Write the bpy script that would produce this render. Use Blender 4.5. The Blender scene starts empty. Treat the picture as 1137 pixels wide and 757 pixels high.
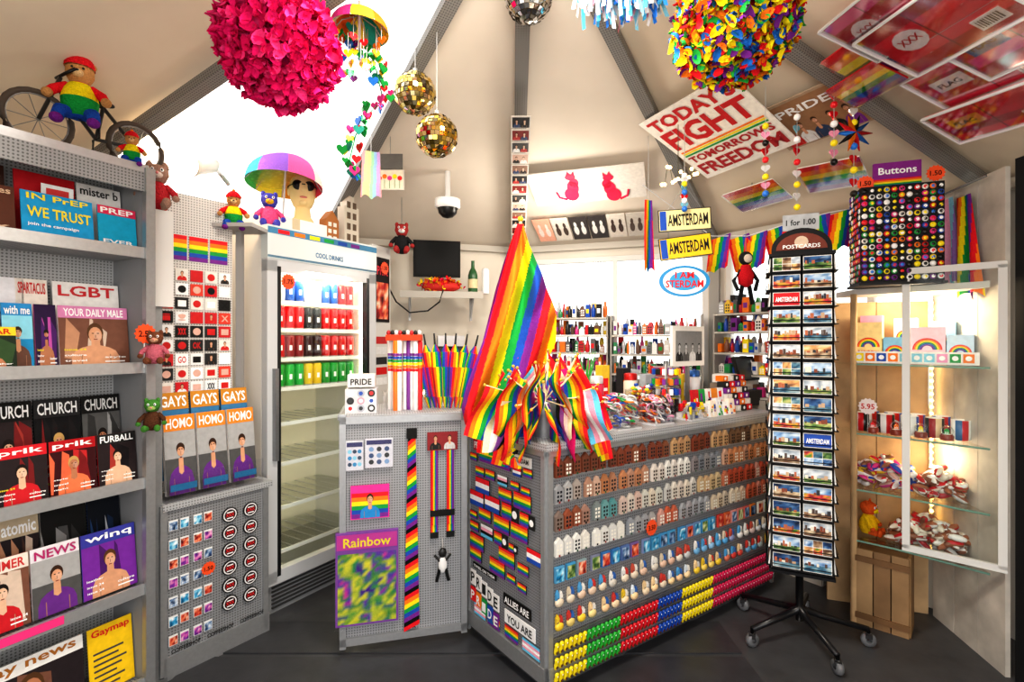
import bpy, math, random
import numpy as np
from mathutils import Vector, Matrix, noise
F=560.0; HC=1.5; pi=math.pi
sc=bpy.context.scene
try: sc.view_settings.view_transform='Standard'
except Exception as e: print(e)
for lk in ('Medium High Contrast','None'):
    try: sc.view_settings.look=lk; break
    except Exception as e: print(e)
sc.view_settings.exposure=.12
def P(u,v,y): return Vector(((u-568.5)/F*y,y,HC-(v-378.5)/F*y))
_cc={}
def C(c):
    if not isinstance(c,str): return c
    if c not in _cc:
        h=c.lstrip('#')
        if len(h)==3: h=''.join(a*2 for a in h)
        r=[int(h[i:i+2],16)/255 for i in (0,2,4)]
        _cc[c]=tuple((x/12.92 if x<=.04045 else ((x+.055)/1.055)**2.4) for x in r)
    return _cc[c]
def mix(a,b,t):
    a=C(a);b=C(b); return tuple(a[i]*(1-t)+b[i]*t for i in range(3))
RB=['#e4202a','#f57f20','#f9e11e','#1f9c45','#2350b0','#7a2c8f']
TRANS=['#6cc8ee','#f2a5bb','#ffffff','#f2a5bb','#6cc8ee']
# ---------------------------------------------------------------- materials
MATS={}
def newmat(key):
    m=bpy.data.materials.new('mat_'+key); m.use_nodes=True; nt=m.node_tree
    b=nt.nodes['Principled BSDF']; MATS[key]=m
    return m,nt,b
def N(nt,t,**k):
    n=nt.nodes.new(t)
    for a,v in k.items(): setattr(n,a,v)
    return n
def vc(nt): return N(nt,'ShaderNodeAttribute',attribute_name='Col').outputs['Color']
def simple(key,rough,metal=0,noisy=.0,scale=30,bump=0,spec=.5):
    m,nt,b=newmat(key); c=vc(nt)
    b.inputs['Roughness'].default_value=rough; b.inputs['Metallic'].default_value=metal
    b.inputs['Specular IOR Level'].default_value=spec
    if noisy or bump:
        tc=N(nt,'ShaderNodeTexCoord'); nz=N(nt,'ShaderNodeTexNoise'); nz.inputs['Scale'].default_value=scale; nz.inputs['Detail'].default_value=4
        nt.links.new(tc.outputs['Object'],nz.inputs['Vector'])
        mr=N(nt,'ShaderNodeMapRange'); mr.inputs['From Min'].default_value=.25; mr.inputs['From Max'].default_value=.75
        mr.inputs['To Min'].default_value=1-noisy; mr.inputs['To Max'].default_value=1+noisy*.6
        nt.links.new(nz.outputs['Fac'],mr.inputs['Value'])
        mx=N(nt,'ShaderNodeVectorMath',operation='SCALE'); nt.links.new(c,mx.inputs[0]); nt.links.new(mr.outputs['Result'],mx.inputs['Scale'])
        c=mx.outputs[0]
        if bump:
            bp=N(nt,'ShaderNodeBump'); bp.inputs['Strength'].default_value=bump; bp.inputs['Distance'].default_value=.01
            nt.links.new(nz.outputs['Fac'],bp.inputs['Height']); nt.links.new(bp.outputs[0],b.inputs['Normal'])
    nt.links.new(c,b.inputs['Base Color'])
simple('matte',.7,spec=.3); simple('gloss',.28,spec=.4); simple('metal',.38,.6,.08,60); simple('print',.55,0,.12,45,spec=.22)
simple('cloth',.9,0,.12,120,.3,.15); simple('plush',1,0,.25,160,1.0,.1); simple('wall',.85,0,.08,2.5,.15,.2)
simple('floor',.42,0,.25,9,.2,.4); simple('foil',.18,.5,.1,40); simple('mirror',.08,1)
simple('wood',.6,0,.3,7,.3,.3); simple('street',.9,0,.2,4)
def perf():
    m,nt,b=newmat('perf'); uv=N(nt,'ShaderNodeTexCoord').outputs['UV']
    sc_=N(nt,'ShaderNodeVectorMath',operation='SCALE'); sc_.inputs['Scale'].default_value=80; nt.links.new(uv,sc_.inputs[0])
    fr=N(nt,'ShaderNodeVectorMath',operation='FRACTION'); nt.links.new(sc_.outputs[0],fr.inputs[0])
    sb=N(nt,'ShaderNodeVectorMath',operation='SUBTRACT'); sb.inputs[1].default_value=(.5,.5,0); nt.links.new(fr.outputs[0],sb.inputs[0])
    ln=N(nt,'ShaderNodeVectorMath',operation='LENGTH'); nt.links.new(sb.outputs[0],ln.inputs[0])
    mr=N(nt,'ShaderNodeMapRange'); mr.inputs['From Min'].default_value=.22; mr.inputs['From Max'].default_value=.32
    mr.inputs['To Min'].default_value=.35; mr.inputs['To Max'].default_value=1; nt.links.new(ln.outputs['Value'],mr.inputs['Value'])
    mx=N(nt,'ShaderNodeVectorMath',operation='SCALE'); nt.links.new(vc(nt),mx.inputs[0]); nt.links.new(mr.outputs[0],mx.inputs['Scale'])
    nt.links.new(mx.outputs[0],b.inputs['Base Color']); b.inputs['Roughness'].default_value=.45; b.inputs['Metallic'].default_value=.1
perf()
def emit(key,st):
    m,nt,b=newmat(key); nt.links.new(vc(nt),b.inputs['Base Color']); nt.links.new(vc(nt),b.inputs['Emission Color']); b.inputs['Emission Strength'].default_value=st
emit('emit',9)
def clear(key,fac,rough,tint,k):
    m,nt,b=newmat(key); nt.nodes.remove(b); out=nt.nodes['Material Output']
    t=N(nt,'ShaderNodeBsdfTransparent'); t.inputs[0].default_value=(*tint,1); g=N(nt,'ShaderNodeBsdfGlossy'); g.inputs['Roughness'].default_value=rough
    g.inputs[0].default_value=(1,1,1,1)
    fr=N(nt,'ShaderNodeFresnel'); fr.inputs[0].default_value=1.45; ad=N(nt,'ShaderNodeMath',operation='MULTIPLY_ADD'); ad.inputs[1].default_value=k; ad.inputs[2].default_value=fac
    nt.links.new(fr.outputs[0],ad.inputs[0]); ms=N(nt,'ShaderNodeMixShader'); nt.links.new(ad.outputs[0],ms.inputs[0]); nt.links.new(t.outputs[0],ms.inputs[1]); nt.links.new(g.outputs[0],ms.inputs[2]); nt.links.new(ms.outputs[0],out.inputs[0])
clear('glass',.0,.02,(.97,.99,.98),.3); clear('plastic',.015,.08,(.97,.97,.98),.35)
def skylight():
    m,nt,b=newmat('skylight'); nt.nodes.remove(b); out=nt.nodes['Material Output']
    t=N(nt,'ShaderNodeBsdfTransparent'); g=N(nt,'ShaderNodeBsdfTranslucent'); g.inputs[0].default_value=(.96,.92,.85,1)
    uv=N(nt,'ShaderNodeTexCoord').outputs['Object']; vt=N(nt,'ShaderNodeTexVoronoi'); vt.inputs['Scale'].default_value=40; nt.links.new(uv,vt.inputs['Vector'])
    mr=N(nt,'ShaderNodeMapRange'); mr.inputs['From Max'].default_value=.6; mr.inputs['To Min'].default_value=.9; mr.inputs['To Max'].default_value=.6; nt.links.new(vt.outputs['Distance'],mr.inputs['Value'])
    ms=N(nt,'ShaderNodeMixShader'); nt.links.new(mr.outputs[0],ms.inputs[0]); nt.links.new(t.outputs[0],ms.inputs[1]); nt.links.new(g.outputs[0],ms.inputs[2]); nt.links.new(ms.outputs[0],out.inputs[0])
skylight()
MK=list(MATS.keys())
# ---------------------------------------------------------------- text cache
_tx={}
def textdata(s,off=.02):
    k=(s,off)
    if k in _tx: return _tx[k]
    cu=bpy.data.curves.new('t','FONT'); cu.body=s; cu.resolution_u=2; cu.offset=off
    ob=bpy.data.objects.new('t',cu); sc.collection.objects.link(ob)
    bpy.context.view_layer.update()
    dg=bpy.context.evaluated_depsgraph_get(); me=ob.evaluated_get(dg).to_mesh()
    vs=[(v.co.x,v.co.y) for v in me.vertices]; fs=[tuple(p.vertices) for p in me.polygons]
    ob.evaluated_get(dg).to_mesh_clear(); bpy.data.objects.remove(ob); bpy.data.curves.remove(cu)
    if vs:
        a=min(v[0] for v in vs);b=max(v[0] for v in vs);c=min(v[1] for v in vs);d=max(v[1] for v in vs)
        vs=[((x-a)/(b-a+1e-6),(y-c)/(d-c+1e-6)) for x,y in vs]
    _tx[k]=(vs,fs); return _tx[k]
# ---------------------------------------------------------------- mesh builder
class MB:
    def __init__(s,name,M=None):
        s.name=name; s.v=[];s.f=[];s.c=[];s.m=[];s.s=[];s.uv=[]; s.M=M.copy() if M else Matrix.Identity(4); s.st=[]
    def push(s,M): s.st.append(s.M); s.M=s.M@M; return s
    def pop(s): s.M=s.st.pop()
    def add(s,vs,fs,col,mat='matte',sm=False,uvs=None):
        n=len(s.v); M=s.M
        for p in vs: s.v.append(M@Vector(p))
        ml=MK.index(mat); lst=isinstance(col,list)
        for i,f in enumerate(fs):
            s.f.append(tuple(n+j for j in f)); s.c.append(C(col[i] if lst else col)); s.m.append(ml); s.s.append(sm)
            s.uv.append(uvs[i] if uvs else [(0,0)]*len(f))
    def box(s,c,d,col,mat='matte',R=None):
        x,y,z=c; a,b,e=d[0]/2,d[1]/2,d[2]/2
        if R: s.push(Matrix.Translation(c)@R); x=y=z=0
        vs=[(x+i*a,y+j*b,z+k*e) for i in(-1,1) for j in(-1,1) for k in(-1,1)]
        fs=[(0,1,3,2),(4,6,7,5),(0,4,5,1),(2,3,7,6),(0,2,6,4),(1,5,7,3)]
        ax=[(1,2),(1,2),(0,2),(0,2),(0,1),(0,1)]
        uvs=[[(vs[j][p],vs[j][q]) for j in f] for f,(p,q) in zip(fs,ax)]
        s.add(vs,fs,col,mat,uvs=uvs)
        if R: s.pop()
    def rect(s,x,z,w,h,y,col,mat='print'):
        s.add([(x,y,z),(x+w,y,z),(x+w,y,z+h),(x,y,z+h)],[(0,1,2,3)],col,mat,uvs=[[(x,z),(x+w,z),(x+w,z+h),(x,z+h)]])
    def poly(s,pts,y,th,col,mat='matte'):
        n=len(pts); vs=[(p[0],y,p[1]) for p in pts]+[(p[0],y+th,p[1]) for p in pts]
        fs=[tuple(range(n)),tuple(range(2*n-1,n-1,-1))]+[(i,i+n,(i+1)%n+n,(i+1)%n) for i in range(n)]
        s.add(vs,fs,col,mat)
    def prism(s,pts,z0,z1,col,mat='matte'):
        n=len(pts); vs=[(p[0],p[1],z0) for p in pts]+[(p[0],p[1],z1) for p in pts]
        fs=[tuple(range(n-1,-1,-1)),tuple(range(n,2*n))]+[(i,(i+1)%n,(i+1)%n+n,i+n) for i in range(n)]
        uvs=[[(vs[j][0],vs[j][1]) for j in f] for f in fs[:2]]
        for f in fs[2:]:
            L=(Vector(vs[f[1]])-Vector(vs[f[0]])).length; uvs.append([(0,z0),(L,z0),(L,z1),(0,z1)])
        s.add(vs,fs,col,mat,uvs=uvs)
    def disc(s,x,z,r,y,col,mat='print',n=14,th=0,star=0):
        pts=[]
        for i in range(n):
            a=2*pi*i/n; rr=r*(1-star*(i%2)); pts.append((x+rr*math.cos(a),z+rr*math.sin(a)))
        if th: s.poly(pts,y,th,col,mat)
        else: s.add([(p[0],y,p[1]) for p in pts],[tuple(range(n))],col,mat)
    def lathe(s,prof,c,col,mat='matte',n=16,sm=True,R=None,sx=1,sy=1):
        vs=[];fs=[];cl=[]; m=len(prof)
        s.push(Matrix.Translation(c)@(R or Matrix.Identity(4)))
        for r,z in prof:
            for i in range(n):
                a=2*pi*i/n; vs.append((max(r,1e-4)*math.cos(a)*sx,max(r,1e-4)*math.sin(a)*sy,z))
        for j in range(m-1):
            for i in range(n):
                fs.append((j*n+i,j*n+(i+1)%n,(j+1)*n+(i+1)%n,(j+1)*n+i)); cl.append(col(i,j) if callable(col) else col)
        s.add(vs,fs,cl,mat,sm); s.pop()
    def ell(s,c,r,col,mat='matte',n=12,m=8,R=None):
        if not hasattr(r,'__len__'): r=(r,r,r)
        prof=[(math.cos(-pi/2+pi*j/m),math.sin(-pi/2+pi*j/m)) for j in range(m+1)]
        S=Matrix.Diagonal((r[0],r[1],r[2],1))
        s.lathe(prof,c,col,mat,n,True,R=(R@S if R else S))
    def tube(s,pts,r,col,mat='matte',n=8,closed=False):
        pts=[Vector(p) for p in pts]; vs=[];fs=[];cl=[]; m=len(pts)
        for i,p in enumerate(pts):
            if closed: t=pts[(i+1)%m]-pts[i-1]
            else: t=pts[min(i+1,m-1)]-pts[max(i-1,0)]
            t=t.normalized() if t.length>1e-9 else Vector((0,0,1)); a=Vector((0,0,1)) if abs(t.z)<.9 else Vector((1,0,0))
            e1=t.cross(a).normalized(); e2=t.cross(e1); rr=r[i] if hasattr(r,'__len__') else r
            for k in range(n):
                q=2*pi*k/n; vs.append(p+e1*rr*math.cos(q)+e2*rr*math.sin(q))
        for i in range(m if closed else m-1):
            j=(i+1)%m
            for k in range(n): fs.append((i*n+k,i*n+(k+1)%n,j*n+(k+1)%n,j*n+k)); cl.append(col(i) if callable(col) else col)
        if not closed: fs+= [tuple(range(n)),tuple(range((m-1)*n,m*n))]; cl+=[cl[0],cl[-1]]
        s.add(vs,fs,cl,mat,True)
    def text(s,t,x,z,w,h,y,col,mat='print',off=.02):
        vs,fs=textdata(t,off)
        if vs: s.add([(x+a*w,y,z+b*h) for a,b in vs],fs,col,mat)
    def done(s):
        if not s.v: return None
        V=np.array([tuple(v) for v in s.v],dtype=np.float64); o=(V.min(0)+V.max(0))/2; o[2]=V[:,2].min(); V=V-o
        me=bpy.data.meshes.new(s.name); me.from_pydata(V.tolist(),[],s.f)
        used=sorted(set(s.m)); mp={u:i for i,u in enumerate(used)}
        for u in used: me.materials.append(MATS[MK[u]])
        me.polygons.foreach_set('material_index',[mp[i] for i in s.m]); me.polygons.foreach_set('use_smooth',s.s)
        cl=[]
        for f,c in zip(s.f,s.c):
            if isinstance(c,list): cl+= [(q[0],q[1],q[2],1) for q in c]
            else: cl+= [(c[0],c[1],c[2],1)]*len(f)
        at=me.color_attributes.new('Col','FLOAT_COLOR','CORNER'); at.data.foreach_set('color',np.array(cl,dtype=np.float32).ravel())
        ul=me.uv_layers.new(name='UVMap'); ul.data.foreach_set('uv',np.array([q for u in s.uv for q in u],dtype=np.float32).ravel())
        me.update(); ob=bpy.data.objects.new(s.name,me); ob.location=o; sc.collection.objects.link(ob); return ob
class Surf:
    def __init__(s,A,B,apex=None):
        A=Vector((*A[:2],A[2] if len(A)>2 else 0)); B=Vector((*B[:2],B[2] if len(B)>2 else 0))
        s.O=A; s.L=(B-A).length; s.X=(B-A).normalized()
        s.Z=(apex-(A+B)/2).normalized() if apex else Vector((0,0,1)); s.Y=s.Z.cross(s.X)
        s.mk()
    def mk(s):
        M=Matrix.Identity(4)
        for i in range(3): M[i][0]=s.X[i];M[i][1]=s.Y[i];M[i][2]=s.Z[i];M[i][3]=s.O[i]
        s.M=M
    def shift(s,d):
        n=object.__new__(Surf); n.O=s.O+s.Y*d; n.L=s.L;n.X=s.X;n.Y=s.Y;n.Z=s.Z; n.mk(); return n
    def uv(s,u,v):
        c=Vector((0,0,HC)); d=Vector(((u-568.5)/F,1,(378.5-v)/F)); t=(s.O-c).dot(s.Y)/d.dot(s.Y); q=c+d*t-s.O
        return q.dot(s.X),q.dot(s.Z)
T=Matrix.Translation
def RX(a): return Matrix.Rotation(a,4,'X')
def RY(a): return Matrix.Rotation(a,4,'Y')
def RZ(a): return Matrix.Rotation(a,4,'Z')
# ---------------------------------------------------------------- motifs
def stripes(B,x,z,w,h,y,cols=RB,mat='print'):
    n=len(cols)
    for i,c in enumerate(cols): B.rect(x,z+h*(n-1-i)/n,w,h/n,y,c,mat)
def photo(B,x,z,w,h,y,pal,seed,nx=6,ny=6,mat='print',fr=.5):
    nx=int(nx*1.6)+1;ny=int(ny*1.6)+1
    vs=[];fs=[];cl=[];vcl=[]
    for j in range(ny+1):
        for i in range(nx+1):
            vs.append((x+w*i/nx,y,z+h*j/ny))
            t=noise.noise(Vector((i*fr+seed*7.3,j*fr,seed*1.7)))*1.5+.6*noise.noise(Vector((i*1.3+seed,j*1.3,3+seed)))
            t=max(0,min(.999,t*.6+.48))*(len(pal)-1); k=int(t); vcl.append(mix(pal[k],pal[k+1],t-k))
    for j in range(ny):
        for i in range(nx):
            f=(j*(nx+1)+i,j*(nx+1)+i+1,(j+1)*(nx+1)+i+1,(j+1)*(nx+1)+i); fs.append(f); cl.append([vcl[q] for q in f])
    B.add(vs,fs,cl,mat)
def person(B,x,z,w,h,y,skin='#d9a07c',hair='#3b2418',top='#c9c4c0'):
    cx=x+w/2; dk=mix(skin,'#3a1408',.45)
    B.poly([(x+w*.04,z),(x+w*.96,z),(x+w*.95,z+h*.2),(x+w*.88,z+h*.33),(x+w*.75,z+h*.4),(x+w*.6,z+h*.44),(x+w*.4,z+h*.44),(x+w*.25,z+h*.4),(x+w*.12,z+h*.33),(x+w*.05,z+h*.2)],y,.0004,top,'print')
    B.poly([(cx-w*.09,z+h*.34),(cx,z+h*.3),(cx+w*.09,z+h*.34),(cx+w*.08,z+h*.56),(cx-w*.08,z+h*.56)],y-.0004,.0002,skin,'print')
    B.rect(x+w*.22,z,w*.02,h*.25,y-.0005,dk); B.rect(x+w*.76,z,w*.02,h*.25,y-.0005,dk)
    B.push(T((cx,0,z+h*.68))@Matrix.Diagonal((.82,1,1.2,1))); B.disc(0,h*.03,w*.19,y-.0006,hair); B.disc(0,-h*.012,w*.155,y-.0008,skin); B.disc(w*.05,-h*.02,w*.09,y-.0009,mix(skin,'#fff',.12))
    for a in(-1,1): B.rect(a*w*.06-w*.025,h*.012,w*.05,h*.014,y-.0012,'#1a1210')
    B.rect(-w*.012,-h*.06,w*.024,h*.05,y-.0012,dk); B.rect(-w*.045,-h*.095,w*.09,h*.014,y-.0012,'#7a2c28'); B.pop()
def star(B,x,z,r,y,t='1.50'):
    B.disc(x,z,r,y,'#f2562a','gloss',28,.002,.16); B.text(t,x-r*.6,z-r*.3,r*1.2,r*.6,y-.001,'#2a1008')
PALS=[['#2b2326','#7b5140','#d8a27e','#f0dcc8'],['#10151f','#2c4c7c','#83a7cf','#e8ecef'],['#3c0c12','#c22a2c','#ee7c50','#f4dcc0'],['#1b2a1c','#4f7b3e','#bcc77a','#f1eed0'],
 ['#1a1a1a','#555','#aaa','#eee'],['#2a1040','#7a2fa0','#d860b0','#fbd0e0'],['#0c3a5c','#1c90c8','#8fd8ee','#fff'],['#0c0c10','#2a2022','#8a1a1c','#c04034']]
BLURB=['issue 24','summer','travel','Amsterdam','leather','style','pride','night','culture']
def cover(B,x,z,w,h,y,bg='#fff',title=None,tc='#fff',mot=None,pal=0,seed=1,sub=None,tilt=.12,th=.006,tb=None):
    B.push(T((x,y,z))@RX(-tilt))
    B.box((w/2,th/2,h/2),(w,th,h),bg,'print'); e=-.0008; r=random.Random(seed*13+7)
    if mot=='photo': photo(B,w*.06,h*.05,w*.88,h*.7,e,PALS[pal],seed)
    if mot=='full':
        q=PALS[pal]; B.rect(0,0,w,h,e,q[0] if seed%2 else q[1])
        for i in range(4):
            a=r.uniform(-.1,.7); b=r.uniform(0,.6); c=r.uniform(.12,.35)
            B.poly([(w*max(0,a),h*b*.4),(w*min(1,a+c),h*b*.3),(w*min(1,a+c+r.uniform(-.1,.1)),h*r.uniform(.5,.8)),(w*max(0,a+r.uniform(0,.1)),h*.8)],e*1.3-.00006*i,.0001,mix(r.choice(q),q[1],.3),'print')
        sk=['#d9a07c','#b87a58','#e8bc9c'][seed%3]
        person(B,w*.12,0,w*.76,h*.78,e*2.2,top=r.choice([sk,sk,'#18181c','#c8202a',q[2],'#e8e8e8']),skin=sk,hair=r.choice(['#1a1210','#5a3a20','#c8a060']))
        for i in range(3): B.text(r.choice(BLURB),w*.06,h*(.08+.09*i),w*.3,h*.035,e*4,r.choice(['#fff','#f5e23a','#fff']))
        B.text(r.choice(BLURB),w*.62,h*.12,w*.32,h*.04,e*4,'#fff'); B.rect(w*.62,h*.06,w*.3,h*.02,e*4,'#fff')
    if mot=='person': q=PALS[pal]; B.rect(0,0,w,h*.8,e,q[1]); B.rect(0,h*.45,w,h*.36,e*1.3,q[2]); person(B,w*.06,0,w*.88,h*.8,e*2,top=mix(PALS[(pal+1)%7][1],'#333',.3))
    if mot=='rainbow': stripes(B,w*.08,h*.1,w*.84,h*.5,e)
    if mot=='text':
        for i in range(7): B.rect(w*.1,h*(.08+.085*i),w*(.5+.3*((i*37+seed)%5)/5),h*.03,e,'#444')
    if mot=='blocks':
        for i in range(7): a=r.uniform(0,.6);b=r.uniform(0,.7); B.rect(w*a,h*b,w*r.uniform(.15,.4),h*r.uniform(.06,.3),e-.0002*i,r.choice(RB+['#fff','#111']))
    if title:
        if tb: B.rect(0,h*.8,w,h*.2,e*2.6,tb)
        B.text(title,w*.07,h*.83,w*.86,h*.13,e*4,tc)
    if sub: B.text(sub,w*.1,h*.1,w*.8,h*.1,e*4.5,tc)
    B.pop()
def drape(B,top,down,side,L,wt,wb,cols,amp=.02,folds=3,nx=36,ny=14,slant=.0,rep=1,mat='cloth',ph=0,power=.8):
    top=Vector(top);down=Vector(down).normalized();side=Vector(side).normalized();nrm=down.cross(side).normalized()
    vs=[];fs=[];cl=[]
    for j in range(ny+1):
        b=j/ny; w=wt+(wb-wt)*b**power
        for i in range(nx+1):
            a=i/nx; q=top+down*(L*b*(1-.08*abs(math.sin(a*6+ph))))+side*(w*(a-.5))+nrm*(amp*(.25+b)*math.sin(a*folds*2*pi+ph+b))
            vs.append(q)
    k=len(cols)
    for j in range(ny):
        for i in range(nx):
            fs.append((j*(nx+1)+i,j*(nx+1)+i+1,(j+1)*(nx+1)+i+1,(j+1)*(nx+1)+i)); cl.append(cols[int(((i+.5)/nx*rep+slant*(j/ny))*k)%k])
    B.add(vs,fs,cl,mat,True)
# ================================================================ ROOM
CX,CY,RR,WH,AH=.05,1.8,2.6,2.3,3.26
def vx(a,z=WH,r=RR): a=math.radians(a); return Vector((CX+r*math.cos(a),CY+r*math.sin(a),z))
APX=Vector((CX,CY,AH)); WALLC='#e2dacd'
def wall(a,name,op=None,col=WALLC):
    S=Surf(vx(a+36)[:2],vx(a)[:2]); L=S.L; B=MB(name,S.M)
    if not op: B.box((L/2,.03,WH/2),(L,.06,WH),col,'wall')
    else:
        x0,x1,z0,z1=op
        B.box((L/2,.03,z0/2),(L,.06,z0),col,'wall'); B.box((L/2,.03,(z1+WH)/2),(L,.06,WH-z1),col,'wall')
        B.box((x0/2,.03,(z0+z1)/2),(x0,.06,z1-z0),col,'wall'); B.box(((x1+L)/2,.03,(z0+z1)/2),(L-x1,.06,z1-z0),col,'wall')
    B.done(); return S
def window(S,name,op,nm=2):
    x0,x1,z0,z1=op; B=MB(name,S.M); fc='#e8e6e2'
    for x in (x0+.02,x1-.02): B.box((x,.03,(z0+z1)/2),(.04,.05,z1-z0),fc)
    for z in (z0+.02,z1-.02): B.box(((x0+x1)/2,.03,z),(x1-x0,.05,.04),fc)
    for i in range(1,nm): B.box((x0+(x1-x0)*i/nm,.03,(z0+z1)/2),(.035,.05,z1-z0),fc)
    B.box(((x0+x1)/2,.03,(z0+z1)/2),(x1-x0-.04,.006,z1-z0-.04),'#fff','glass'); B.done()
W54=wall(54,'wall_back_right',(.12,1.55,1.15,2.2)); window(W54,'window_1',(.12,1.55,1.15,2.2),2)
W18=wall(18,'wall_right_back',(.08,1.5,1.1,2.2)); window(W18,'window_2',(.08,1.5,1.1,2.2),3)
W90=wall(90,'wall_back_left'); wall(126,'wall_left_back'); wall(162,'wall_left'); wall(198,'wall_left_front'); wall(-18,'wall_right',None,'#cfcac2')
wall(-54,'wall_right_front')
B=MB('ceiling')
for a in range(0,360,36):
    g=a+18
    if g==126: continue
    B.add([vx(g),vx(g+36),APX],[(0,1,2)],'#dfd4c6' if g in(54,90) else '#e2d3be','wall')
B.done()
B=MB('window_3'); B.add([vx(126),vx(162),APX],[(0,1,2)],'#fff','skylight'); B.done()
B=MB('trim_1')
for a in range(18,378,36):
    p=vx(a,WH-.03,RR-.05); q=APX-Vector((0,0,.05)); d=q-p; m=(p+q)/2
    R=d.to_track_quat('X','Z').to_matrix().to_4x4()
    B.box(m,(d.length,.07,.04),'#858380','perf',R)
B.lathe([(.0,-.03),(.16,-.03),(.16,.02),(0,.02)],APX-Vector((0,0,.08)),'#8a8886','metal',10,False)
B.done()
B=MB('trim_2')
for a in (18,54,90,126,162,198,-18): B.box(vx(a,WH/2,RR-.03),(.07,.07,WH),'#a5a29d','matte',RZ(math.radians(a)))
for a in (-18,18,54,90,126,162):
    p=vx(a,WH-.02,RR-.04);q=vx(a+36,WH-.02,RR-.04);d=q-p
    B.box((p+q)/2,(d.length,.05,.05),'#c4beb4','matte',d.to_track_quat('X','Z').to_matrix().to_4x4())
B.done()
B=MB('floor'); B.prism([tuple(vx(a,0)[:2]) for a in range(18,378,36)],-.05,0,'#46474a','floor'); B.done()
B=MB('floor_mat')
for i in range(7): B.box((-.2,.75+.3*i,.004),(2.6,.27,.008),'#38393d','floor')
B.done()
B=MB('street_ground'); B.box((0,8,-.08),(60,60,.04),'#c8c2ba','street'); B.done()
# ================================================================ MAGAZINE RACK
SR=Surf((-1.736,1.71),(-1.53,2.1))
B=MB('magazine_rack',SR.M)
lev=[.07,.46,.90,1.38,1.856]; x0,x1=-.42,.455; xm=(x0+x1)/2; W=x1-x0
B.box((xm,.255,1.12),(W,.01,2.18),'#b4b6b8','perf')
for x in (x0,x1): B.box((x,.13,1.11),(.03,.26,2.22),'#8e9093','matte'); B.box((x,-.005,1.11),(.035,.03,2.22),'#a6a8aa','metal')
for z in lev+[2.2]:
    B.box((xm,.13,z),(W,.25,.015),'#a8aaac','perf'); B.box((xm,0,z+.01),(W,.012,.045),'#bcbec0','metal')
B.box((xm,.0,2.16),(W,.014,.08),'#9a9c9e','perf')
B.box((.02,-.0085,.475),(.3,.003,.03),'#f03a86'); B.done()
B=MB('magazine_stack',SR.M)
def row(z,items,y,h):
    for (a,b,d) in items: cover(B,a,z,b-a-.006,h,y,**d)
row(.915,[(-.35,-.16,dict(bg='#333',mot='full',pal=3)),(-.15,.005,dict(bg='#222',mot='full',pal=4,seed=5,title='MR B',tb='#111')),(.005,.15,dict(bg='#151515',mot='full',pal=7,seed=2,title='CHURCH',tb='#151515')),(.15,.3,dict(bg='#151515',mot='full',pal=7,seed=9,title='CHURCH',tb='#2a2a2c')),(.3,.44,dict(bg='#101010',mot='full',pal=4,seed=4,title='CHURCH',tc='#ddd',tb='#151515',sub='FURBALL'))],.15,.36)
row(.925,[(-.35,-.17,dict(bg='#d42',mot='blocks')),(-.16,.0,dict(bg='#f1d81f',title='SAFE SEX',tc='#c8201c',mot='text',sub='PARTY')),(.0,.15,dict(bg='#d21f2c',title='prik',tc='#fff',tb='#d21f2c',mot='full',pal=7,seed=8)),(.15,.3,dict(bg='#161616',mot='full',pal=2,seed=19,title='prik',tb='#b3121c')),(.3,.44,dict(bg='#b01020',mot='full',pal=7,seed=14,title='FURBALL',tb='#222'))],.04,.2)
row(1.40,[(-.3,-.1,dict(bg='#ddd',mot='photo',pal=3)),(-.08,.13,dict(bg='#e9e9ee',mot='text')),(.1,.2,dict(bg='#f3ece2',title='SPARTACUS',tc='#c33')),(.21,.44,dict(bg='#f4f2f0',title='LGBT',tc='#d0343c',mot='text'))],.16,.34)
row(1.40,[(-.3,-.14,dict(bg='#39b',mot='blocks',seed=3)),(-.13,.04,dict(bg='#2c9ad6',title='Play',tc='#fff',tb='#2392d0',mot='full',pal=6,seed=5)),(.04,.13,dict(bg='#2a8fcf',mot='person',pal=6,title='with me')),(.13,.2,dict(bg='#e76fae',mot='full',pal=5)),(.2,.44,dict(bg='#f4eef0',mot='full',pal=0,seed=6,title='YOUR DAILY MALE',tc='#fff',tb='#d889b8'))],.1,.24)
row(1.40,[(-.13,.06,dict(bg='#f2d52c',title='END-YEAR',tc='#c21',mot='full',pal=3,tb='#f2d52c'))],.03,.15)
row(1.875,[(-.3,-.1,dict(bg='#6d4',mot='blocks')),(-.1,.07,dict(bg='#3a1f18',title='Dubrovnik',tc='#e8d8c0')),(.09,.28,dict(bg='#c4202a')),(.28,.44,dict(bg='#f3f0ee',title='mister b',tc='#333'))],.15,.27)
row(1.875,[(-.1,.06,dict(bg='#5c3222',title='Doubles',tc='#d9b89a',sub='box')),(.07,.29,dict(bg='#1e9fd8',title='IN PrEP',tc='#f5e23a')),(.3,.44,dict(bg='#16a6cf',title='PREP',tc='#fff',tb='#d8305a',sub='EVER'))],.04,.17)
B.push(T((.07,.04,1.875))@RX(-.12)); B.text('WE TRUST',.015,.075,.19,.04,-.004,'#f5e23a'); B.text('join the campaign',.015,.04,.15,.015,-.004,'#fff'); B.pop()
B.push(T((.14,.138,2.0))); B.rect(.015,.0,.1,.1,0,'#fff'); B.rect(.03,.015,.07,.07,-.001,'#d44'); B.pop()
row(.48,[(-.35,-.13,dict(bg='#a33',mot='full',pal=2)),(-.12,.05,dict(bg='#7e2d20',mot='full',pal=2,seed=12)),(.05,.17,dict(bg='#b8a888',mot='full',pal=0,seed=11,title='atomic',tb='#c8b79a')),(.17,.32,dict(bg='#b6b0aa',mot='full',pal=4,seed=3)),(.32,.44,dict(bg='#1c2c50',mot='full',pal=1,seed=7))],.15,.36)
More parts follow.
